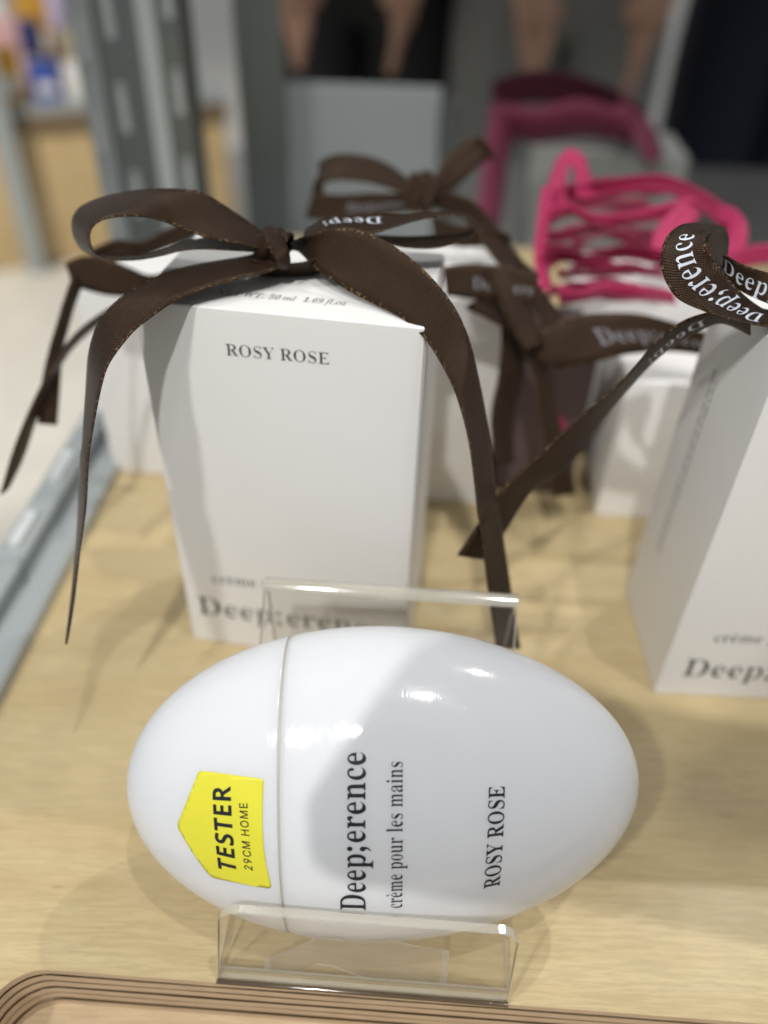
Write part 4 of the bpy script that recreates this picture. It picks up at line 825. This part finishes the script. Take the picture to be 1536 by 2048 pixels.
RR = [(1850, 1250), (1536, 1290), (1350, 1200), (1130, 1010), (910, 755), (800, 640), (725, 525), (690, 410), (690, 310), (715, 255), (745, 235), (740, 260), (715, 290), (690, 330), (710, 420), (765, 580), (900, 742), (960, 800)]
dp = [16.5, 16.4, 16.2, 15.95, 15.75, 15.65, 15.6, 15.6, 15.7, 15.85, 16.05, 16.25, 16.45, 16.55, 16.6, 16.6, 16.55, 16.5]
sg = [.5, .5, .5, .4, .2, -.1, -.3, -.4, -.4, -.5, -.6, -.6, -.6, -.6, -.6, -.6, -.4, -.3]
A, B = traced([(a, b, d, s, w) for a, b, d, s, w in zip(LL, RR, dp, sg, [.9] * 2 + [1.0] * 16)], f=Z4)
s_ = Strip(A, B, cup=.02); lo2 = s_.build('loop', M['ribbon'], bw2)
LOOP2 = s_
s_.text('lettering', 'Deep;erence', .6, .54, M['ink_white'], lo2, flip=True, side=0, u0=.30)
UP = [(925, 545), (1000, 572), (1200, 680), (1536, 785), (1800, 850), (2100, 1000)]
LO = [(905, 742), (980, 860), (1150, 1020), (1400, 1150), (1800, 1300), (2100, 1350)]
A, B = traced([(a, b, d, .4, 1.0) for a, b, d in zip(UP, LO, [16.5, 16.4, 16.25, 16.1, 16.2, 16.5])], f=Z4)
s2 = Strip(A, B, cup=.03); o = s2.build('loop', M['ribbon'], bw2)
s2.text('lettering', 'Deep;', .02, .62, M['ink_white'], o, flip=True, side=0, u0=.2)
UP = [Z2(1480, 640), Z2(1385, 612), Z2(1300, 625), Z2(1225, 662), Z2(1145, 740), Z2(1065, 832), Z2(980, 905), Z2(880, 990), Z2(780, 1085), Z6(470, 60), Z6(375, 195), Z6(292, 322)]
LO = [Z2(1480, 690), Z2(1390, 650), Z2(1320, 670), Z2(1245, 715), Z2(1165, 775), Z2(1090, 852), Z2(1020, 935), Z2(950, 1030), Z2(870, 1130), Z6(585, 70), Z6(480, 235), Z6(400, 338)]
dp = [16.6, 16.7, 16.85, 17.0, 17.3, 17.6, 17.9, 18.2, 18.5, 18.8, 19.1, 19.4]
A, B = traced([(a, b, d, s, 1.0) for a, b, d, s in zip(UP, LO, dp, [.6, .6, .7, .8, .9, .9, .9, .9, .9, .8, .7, .6])])
s3 = Strip(A, B, cup=.02, wob=.01); o = s3.build('tail', M['ribbon'], bw2)
s3.text('lettering', 'Deep;', .95, .4, M['ink_white'], o, flip=True, side=0, u0=.3)
knot('knot', at(1620, 610, 16.5), R(-2), .36, .4, .42, M['ribbon'], bw2, seed=2)

# ---- the back row
def strip_px(name, up, lo, d, s, w, mat, parent, f=Z2, cup=.03, text=None):
    n = len(up)
    ds = d if isinstance(d, (list, tuple)) else [d] * n
    ds = [ds[0] + (ds[-1] - ds[0]) * i / (n - 1) for i in range(n)] if len(ds) == 2 else ds
    A, B = traced([(a, b, dd, s, w) for a, b, dd in zip(up, lo, ds)], f=f)
    st = Strip(A, B, cup=cup, cross=4, sub=6); o = st.build(name, mat, parent)
    if text: st.text('lettering', text[0], text[1], text[2], M['ink_dim'], o, flip=True, side=0, u0=.3)
    return o
BG = 'small boxes in the back row'
b3, _, _, F3 = gift_box(-10.2, 23.9, R(-4), 6.0, 4.0, 7.2, 'blurred white carton with brown bow behind the left side of the front carton', BG)
bw3 = bow_root(b3, at(230, 520, 23)); Rb = M['ribbon']
strip_px('tail', [(290, 500), (255, 600), (225, 700), (195, 800), (165, 940), (150, 1095)], [(335, 530), (300, 620), (272, 720), (250, 810), (240, 950), (228, 1102)], [22.0, 22.4], .5, 1.0, Rb, bw3, Z1)
strip_px('tail', [(480, 610), (400, 655), (300, 735), (220, 840), (140, 990), (60, 1180), (0, 1380)], [(490, 650), (420, 685), (330, 755), (255, 845), (170, 1010), (100, 1215), (40, 1345)], [22.6, 21.5], .7, 1.0, Rb, bw3, Z1)
strip_px('loop', [(262, 455), (330, 425), (420, 430), (520, 470), (600, 500), (700, 480)], [(290, 545), (340, 560), (430, 582), (520, 585), (600, 575), (700, 540)], [22.2, 22.8], .4, 1.2, Rb, bw3, Z1)
strip_px('loop', [(360, 400), (460, 360), (560, 365), (640, 330), (720, 290), (780, 270)], [(380, 450), (470, 440), (570, 430), (650, 400), (730, 370), (790, 340)], [23.4, 24.5], .4, 1.2, Rb, bw3, Z1)
b4, _, _, F4 = gift_box(-2.75, 23.1, R(-3.5), 6.35, 4.0, 8.0, 'white carton with tall brown bow, mostly hidden behind the front carton', BG)
bw4 = bow_root(b4, at(850, 380, 26.5))
strip_px('loop', [(60, 125), (110, 98), (200, 98), (290, 128), (370, 188), (430, 220)], [(62, 200), (120, 182), (220, 190), (300, 212), (370, 235), (430, 250)], [27.2, 26.6], -.6, 1.2, Rb, bw4)
strip_px('loop', [(62, 160), (45, 215), (130, 228), (250, 222), (420, 225)], [(80, 220), (20, 300), (120, 312), (250, 300), (420, 275)], [27.0, 26.4], .5, 1.2, Rb, bw4, text=('Deep;erence', 2.2, .35))
strip_px('loop', [(395, 225), (440, 165), (500, 85), (560, 42), (600, 50), (630, 100)], [(430, 265), (500, 215), (570, 150), (620, 110), (640, 100), (645, 150)], [26.4, 27.4], .5, 1.2, Rb, bw4)
strip_px('tail', [(420, 205), (560, 245), (640, 325), (705, 420), (775, 480)], [(410, 262), (520, 300), (585, 360), (640, 445), (690, 525)], [26.4, 24.0], .5, 1.2, Rb, bw4)
strip_px('loop', [(470, 465), (560, 455), (680, 465), (785, 485)], [(480, 560), (560, 570), (680, 585), (765, 590)], [22.2, 22.6], .3, 1.2, Rb, bw4, text=('Deep;erence', .8, .32))
strip_px('tail', [(540, 600), (690, 685), (755, 800), (785, 950), (815, 1090), (830, 1220)], [(600, 560), (760, 660), (825, 800), (850, 960), (885, 1090), (905, 1210)], [22.4, 25.5], .5, 1.1, Rb, bw4)
strip_px('strand', [(600, 470), (640, 560), (690, 660), (740, 740)], [(720, 470), (740, 560), (770, 640), (800, 720)], [22.4, 22.8], .4, 1.2, Rb, bw4)
strip_px('tail', [(640, 560), (660, 680), (650, 820), (625, 960), (640, 1120)], [(720, 560), (745, 690), (735, 820), (700, 960), (705, 1110)], [23.2, 24.5], .6, 1.1, Rb, bw4)
strip_px('loop', [(560, 330), (620, 420), (700, 520), (770, 620), (800, 700)], [(640, 330), (720, 430), (780, 520), (840, 600), (880, 680)], [24.5, 23.4], .6, 1.1, Rb, bw4)
strip_px('loop', [(430, 300), (520, 330), (600, 330), (690, 360)], [(440, 370), (520, 400), (610, 400), (690, 430)], [24.6, 24.6], .5, 1.1, Rb, bw4)
knot('knot', at(845, 385, 26.4), 0, .55, .55, .65, Rb, bw4, seed=5)
b5, _, _, F5 = gift_box(7.6, 22.3, R(-3), 6.3, 4.0, 5.5, 'low white carton behind the gap between the two large cartons', BG)
bw5 = bow_root(b5, at(1400, 690, 23.5))
strip_px('loop', [(735, 700), (800, 672), (880, 632), (960, 618), (1100, 618), (1200, 640), (1330, 680), (1500, 700)], [(790, 790), (860, 798), (950, 785), (1050, 758), (1150, 745), (1230, 745), (1330, 755), (1500, 780)], [23.2, 23.2], .4, 1.35, Rb, bw5, text=('Deep;erence', 1.9, .36))
b6, _, _, F6 = gift_box(3.95, 23.6, R(-2), 2.9, 4.0, 5.6, 'mauve box with its shade painted in, between the white cartons of the back row', BG, 'card_mauve_shaded')
b7, _, _, F7 = gift_box(6.6, 27.4, R(-6), 6.6, 4.4, 6.2, 'pale box heaped with bright pink ribbon', 'boxes tied with pink ribbon')
bw7 = bow_root(b7, at(1290, 480, 28)); P_ = M['pink']
strip_px('loop', [(805, 260), (815, 190), (845, 110), (885, 78), (930, 100), (955, 170), (975, 230)], [(870, 260), (870, 200), (880, 150), (890, 130), (900, 150), (905, 190), (910, 240)], 27.5, -.5, .9, P_, bw7)
strip_px('loop', [(1370, 262), (1430, 275), (1470, 340), (1450, 420), (1390, 460), (1330, 450)], [(1360, 320), (1395, 325), (1405, 360), (1395, 390), (1370, 405), (1330, 400)], [27.6, 27.0], .4, .9, P_, bw7)
strip_px('strand', [(1150, 420), (1160, 360), (1200, 300), (1260, 250)], [(1240, 440), (1260, 380), (1290, 330), (1320, 290)], [26.6, 27.0], .3, 1.0, P_, bw7)
strip_px('loop', [(820, 215), (950, 190), (1080, 168), (1200, 165), (1300, 205), (1390, 262), (1455, 330)], [(830, 262), (950, 240), (1080, 225), (1200, 225), (1290, 265), (1360, 315), (1410, 375)], [27.6, 27.8], .6, 1.1, P_, bw7, cup=.1)
strip_px('loop', [(800, 270), (880, 255), (960, 290), (1080, 285), (1180, 262), (1290, 230)], [(810, 340), (890, 300), (960, 330), (1080, 330), (1190, 315), (1300, 290)], [27.2, 27.3], .7, 1.1, P_, bw7, cup=-.1)
strip_px('loop', [(785, 430), (850, 410), (950, 425), (1050, 395), (1160, 405), (1260, 420)], [(790, 500), (860, 450), (950, 462), (1050, 440), (1160, 455), (1260, 470)], [26.6, 26.8], .7, 1.1, P_, bw7, cup=.12)
strip_px('loop', [(840, 525), (920, 540), (1000, 515), (1150, 530), (1230, 545)], [(850, 590), (930, 580), (1000, 570), (1150, 580), (1240, 590)], [26.2, 26.3], .7, 1.1, P_, bw7, cup=-.1)
strip_px('strand', [(795, 200), (778, 320), (768, 440), (790, 545)], [(850, 230), (822, 330), (815, 440), (835, 555)], [27.2, 26.4], .6, 1.0, P_, bw7, cup=.1)
strip_px('loop', [(1380, 430), (1460, 400), (1560, 390), (1700, 400)], [(1390, 490), (1470, 465), (1560, 455), (1700, 470)], [27.2, 27.4], .6, 1.1, P_, bw7)
rnd = random.Random(21)
for k in range(11):                                             # thin crumpled strands among them
    y0 = 215 + k * 36 + rnd.uniform(-14, 14); x0 = rnd.uniform(790, 900); x1 = x0 + rnd.uniform(160, 420)
    up, lo = [], []; amp, ph = rnd.uniform(6, 18), rnd.uniform(0, 6); fr = rnd.uniform(4, 9)
    for q in range(9):
        f = q / 8; xx = x0 + (x1 - x0) * f; yy = y0 + amp * math.sin(f * fr + ph) - 14 * math.sin(math.pi * f)
        w2 = 5 + 16 * abs(math.sin(f * 4 + ph)); up.append((xx, yy - w2)); lo.append((xx + 4, yy + w2))
    d0 = 28.0 - (y0 - 200) / 400 * 2.0
    strip_px('loop', up, lo, [d0, d0 + .2], .9, .8, P_, bw7, cup=.04)
strip_px('tail', [(860, 870), (850, 930), (845, 1000)], [(895, 860), (885, 930), (870, 1010)], 27.6, .4, 1.0, P_, bw7)
b8 = tag(empty('display_box', (13, 63, -11.98)), 'box with shade painted into its card and pink ribbon, far behind the pink ribbon', 'box')
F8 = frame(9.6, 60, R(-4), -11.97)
bm_ob('carton', box_bm((0, 0, 0), (11.0, 7, 14.6), .15, 2, F8), M['card_shaded'], b8, 35)
Ro = M['pink_shade']
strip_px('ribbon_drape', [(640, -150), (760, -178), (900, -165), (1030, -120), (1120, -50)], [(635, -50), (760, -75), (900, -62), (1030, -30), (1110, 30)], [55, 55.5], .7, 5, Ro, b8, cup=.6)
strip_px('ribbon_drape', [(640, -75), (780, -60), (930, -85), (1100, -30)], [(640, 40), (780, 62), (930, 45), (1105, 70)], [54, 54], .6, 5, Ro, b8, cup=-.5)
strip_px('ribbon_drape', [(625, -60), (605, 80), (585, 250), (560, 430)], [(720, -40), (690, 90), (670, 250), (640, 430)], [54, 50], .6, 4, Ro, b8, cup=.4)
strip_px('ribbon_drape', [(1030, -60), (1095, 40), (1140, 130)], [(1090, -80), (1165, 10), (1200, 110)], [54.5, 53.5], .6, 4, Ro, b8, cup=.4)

# ================================================================== FAR THINGS, BLURRED
def far_unit():
    yaw = R(24); x, y = -118, 214; F0 = frame(x, y, yaw)
    root = tag(empty('display_plinth', (x, y, -75), yaw), 'pale wooden display plinth in a grey steel frame, far left on the floor', 'plinth')
    bm_ob('plinth_body', box_bm((-30, 0, -74.9), (75, 60, -40), .4, 2, F0), M['wood_far'], root, 40)
    bm_ob('top_edge', box_bm((-31, -1, -39.9), (76, 61, -35.5), .3, 2, F0), plain('brown_edge', (.20, .14, .08), .5), root, 40)
    bm_ob('top_tray', box_bm((-30.5, -.5, -35.4), (75.5, 60.5, -33), .3, 2, F0), M['steel'], root, 40)
    bm_ob('frame_leg', box_bm((14, -6, -74.9), (19, -2, 20), .3, 2, F0), M['steel'], root, 40)
    rnd = random.Random(11)
    items = [('yellow-orange', (.80, .42, .03)), ('blue', (.05, .10, .42)), ('white', (.75, .74, .72)), ('salmon pink', (.70, .25, .20)), ('pale pink', (.72, .45, .45)), ('navy', (.03, .05, .18)), ('cream', (.70, .62, .42)), ('red', (.5, .06, .04)), ('white', (.75, .74, .72)), ('amber', (.65, .36, .06)), ('pale lilac', (.5, .45, .62))]
    for i, (nm, col) in enumerate(items):
        gx, gy = 21 + (i % 4) * 8.5 + rnd.uniform(-1, 1), 5 + (i // 4) * 13; w = rnd.uniform(5, 8); h = rnd.uniform(8, 13) + (i // 4) * 6
        p = F0 @ Vector((gx, gy, -33)); t = tag(empty('product_pack', p, yaw + rnd.uniform(-.3, .3)),
            '%s product pack on the far plinth, %s row' % (nm, ('front', 'middle', 'back')[i // 4]), 'package', 'blurred product packs on the far plinth')
        mt = plain('pack_' + nm.replace(' ', '_').replace('-', '_'), col, .3, coat=.3)
        FF = Matrix.Translation(p) @ Matrix.Rotation(t.rotation_euler.z, 4, 'Z')
        bm_ob('carton', box_bm((-w / 2, -2.5, .02), (w / 2, 2.5, h), .3, 2, FF), mt, t, 40)
        bm_ob('label_panel', box_bm((-w / 2 + 1, -2.62, 2), (w / 2 - 1, -2.5, h * .5), .05, 1, FF), M['card'], t, 40)
far_unit()

def skin_ob(name, verts, edges, radii, mat, parent, root=0, sub=2):
    inv = wm(parent).inverted()
    me = bpy.data.meshes.new(name); me.from_pydata([inv @ (Vector(v) * CM) for v in verts], edges, [])
    o = mesh_ob(name, me, mat, parent)
    sk = o.modifiers.new('skin', 'SKIN'); sk.use_smooth_shade = True
    for d, r_ in zip(me.skin_vertices[0].data, radii): d.radius = (r_[0] * CM, r_[1] * CM) if isinstance(r_, tuple) else (r_ * CM, r_ * CM)
    for i, d in enumerate(me.skin_vertices[0].data): d.use_root = (i == root)
    sb = o.modifiers.new('smooth', 'SUBSURF'); sb.levels = 1; sb.render_levels = sub
    return o
def reflection_figure(x, y, yaw, label, top_col, leg_col, hair_col, bend=0.0):  # added figures in place of the reflections behind the shelf
    root = tag(empty('reflection_figure', (x, y, -75), yaw), label, 'reflection_figure', 'figures standing in for reflections')
    F0 = frame(x, y, yaw, -75)
    W = lambda a: F0 @ Vector(a)
    sk = plain('reflection_skin_tone', (.52, .30, .20), .5); tm = plain('reflection_top_cloth', top_col, .8, nz=.15, nscale=40); lm = plain('reflection_leg_cloth', leg_col, .8, nz=.15, nscale=40)
    J = {'pel': (0, 0, 92), 'waist': (0, 0, 106), 'chest': (0, -1, 128), 'neck': (0, -.5, 141), 'jaw': (0, -2, 149), 'head': (0, -1.5, 158), 'crown': (0, 0, 166)}
    names = list(J); V = [J[k] for k in names]; rad = [(15, 10), (13, 9), (15, 10), (5.2, 5.2), (6.2, 7), (7.8, 9.2), (6, 7)]
    E = [(0, 1), (1, 2), (2, 3), (3, 4), (4, 5), (5, 6)]
    for s in (-1, 1):
        b = len(V)
        V += [(s * 7.5, 0, 84), (s * 7.6, -1, 48), (s * 8, 1.5, 10), (s * 8.5, -9, 4)]; rad += [(9, 9), (6, 6.3), (4.2, 4.4), (3.6, 3)]
        E += [(0, b), (b, b + 1), (b + 1, b + 2), (b + 2, b + 3)]
        a = len(V)
        V += [(s * 17, 0, 135), (s * 21, 0, 110), (s * (17 - 7 * bend), -12 - bend * 4, 97 - 9 * bend), (s * (14 - 6 * bend), -17 - bend * 1, 95 - 15 * bend)]; rad += [5.2, 4.4, 3.4, (3.8, 2.4)]
        E += [(2, a), (a, a + 1), (a + 1, a + 2), (a + 2, a + 3)]
        h = a + 3
        for f in range(4):
            c = len(V); ox = (f - 1.5) * 1.7
            V += [(s * (12.5 - .2 * f - 5 * bend) + ox * .3, -21 + bend * 2, 94.5 - 19 * bend + ox * .9), (s * (10.5 - 4 * bend) + ox * .2, -23.5 + bend * 3, 93.5 - 22 * bend + ox * .9)]; rad += [.95, .8]
            E += [(h, c), (c, c + 1)]
        c = len(V); V += [(s * (12 - 8 * bend), -18, 98 - 20 * bend)]; rad += [1.0]; E += [(h, c)]
    skin_ob('body', [W(v) for v in V], E, rad, sk, root)

    V = [(0, 0, 90), (0, 0, 106)]; rad = [(16.5, 11.5), (14.2, 10)]; E = [(0, 1)]
    for s in (-1, 1):
        b = len(V); V += [(s * 7.5, 0, 80), (s * 7.6, -1, 48), (s * 8, 1.5, 9)]; rad += [(10.6, 10.6), (9.2, 9), (7.4, 7.4)]; E += [(0, b), (b, b + 1), (b + 1, b + 2)]
    skin_ob('trousers', [W(v) for v in V], E, rad, lm, root)
    V = [(0, 0, 100), (0, 0, 110), (0, -1, 128), (0, -.5, 138)]; rad = [(15.8, 11.2), (14.8, 10.8), (16.4, 11.4), (8, 7.5)]; E = [(0, 1), (1, 2), (2, 3)]
    for s in (-1, 1):
        a = len(V); V += [(s * 17.5, 0, 135), (s * 21, 0, 114)]; rad += [6.6, 6.2]; E += [(2, a), (a, a + 1)]
    skin_ob('shirt', [W(v) for v in V], E, rad, tm, root)
    V = [(0, 2, 168), (0, 7, 161), (0, 8, 150), (0, 8, 140)]; rad = [(8.2, 8.2), (9, 5), (8.5, 4), (6, 2.5)]
    skin_ob('hair', [W(v) for v in V], [(0, 1), (1, 2), (2, 3)], rad, plain('hair_tone', hair_col, .5), root)
    return root
reflection_figure(62, 150, R(-8), 'added figure in dark navy, standing in for a reflection behind the right side', (.010, .014, .035), (.008, .011, .028), (.02, .015, .012))
reflection_figure(24, 142, R(4), 'added figure in grey with bare forearms, standing in for a reflection behind the middle', (.26, .26, .235), (.24, .24, .22), (.02, .015, .012), 1)
reflection_figure(-6, 150, R(-4), 'added figure in black trousers, standing in for a reflection behind the left bows', (.03, .03, .03), (.012, .012, .013), (.02, .015, .012), 1)

# unseen phone-shaped slab, placed and tilted to cast the shadow across the tester
cr, sr_ = math.cos(R(15)), math.sin(R(15))
PH = Matrix(((cr, sr_, 0), (0, 0, -1), (-sr_, cr, 0))).to_4x4(); PH = Matrix.Translation((-2.85, -.45, 17.3)) @ PH
ph = tag(empty('shadow_phone', PH @ Vector((7, 3.2, .4))), 'black phone-shaped slab added out of view to cast shade on the tester', 'phone')
def slab(name, x0, y0, x1, y1, r, z0, z1, mat):
    pts = []
    for cx, cy, a0 in ((x1 - r, y1 - r, 0), (x0 + r, y1 - r, 90), (x0 + r, y0 + r, 180), (x1 - r, y0 + r, 270)):
        pts += [(cx + r * math.cos(R(a0 + 11.25 * i)), cy + r * math.sin(R(a0 + 11.25 * i))) for i in range(9)]
    k = len(pts)
    V = [PH @ Vector((x, y, z)) for z in (z0, z1) for x, y in pts]
    mk(name, V, [tuple(range(k)), tuple(k + i for i in reversed(range(k)))] + [(i, k + i, k + (i + 1) % k, (i + 1) % k) for i in range(k)], mat, ph, 40)
slab('phone_body', 0, 0, 14.6, 6.6, 1.1, 0, .75, plain('phone_shell', (.03, .03, .035), .35))
slab('screen', .2, .2, 14.4, 6.4, .95, .752, .77, plain('phone_glass', (.01, .01, .012), .08))
slab('camera_bump', .4, 3.0, 3.6, 6.2, .7, -.16, -.002, plain('bump_shell', (.02, .02, .025), .2))
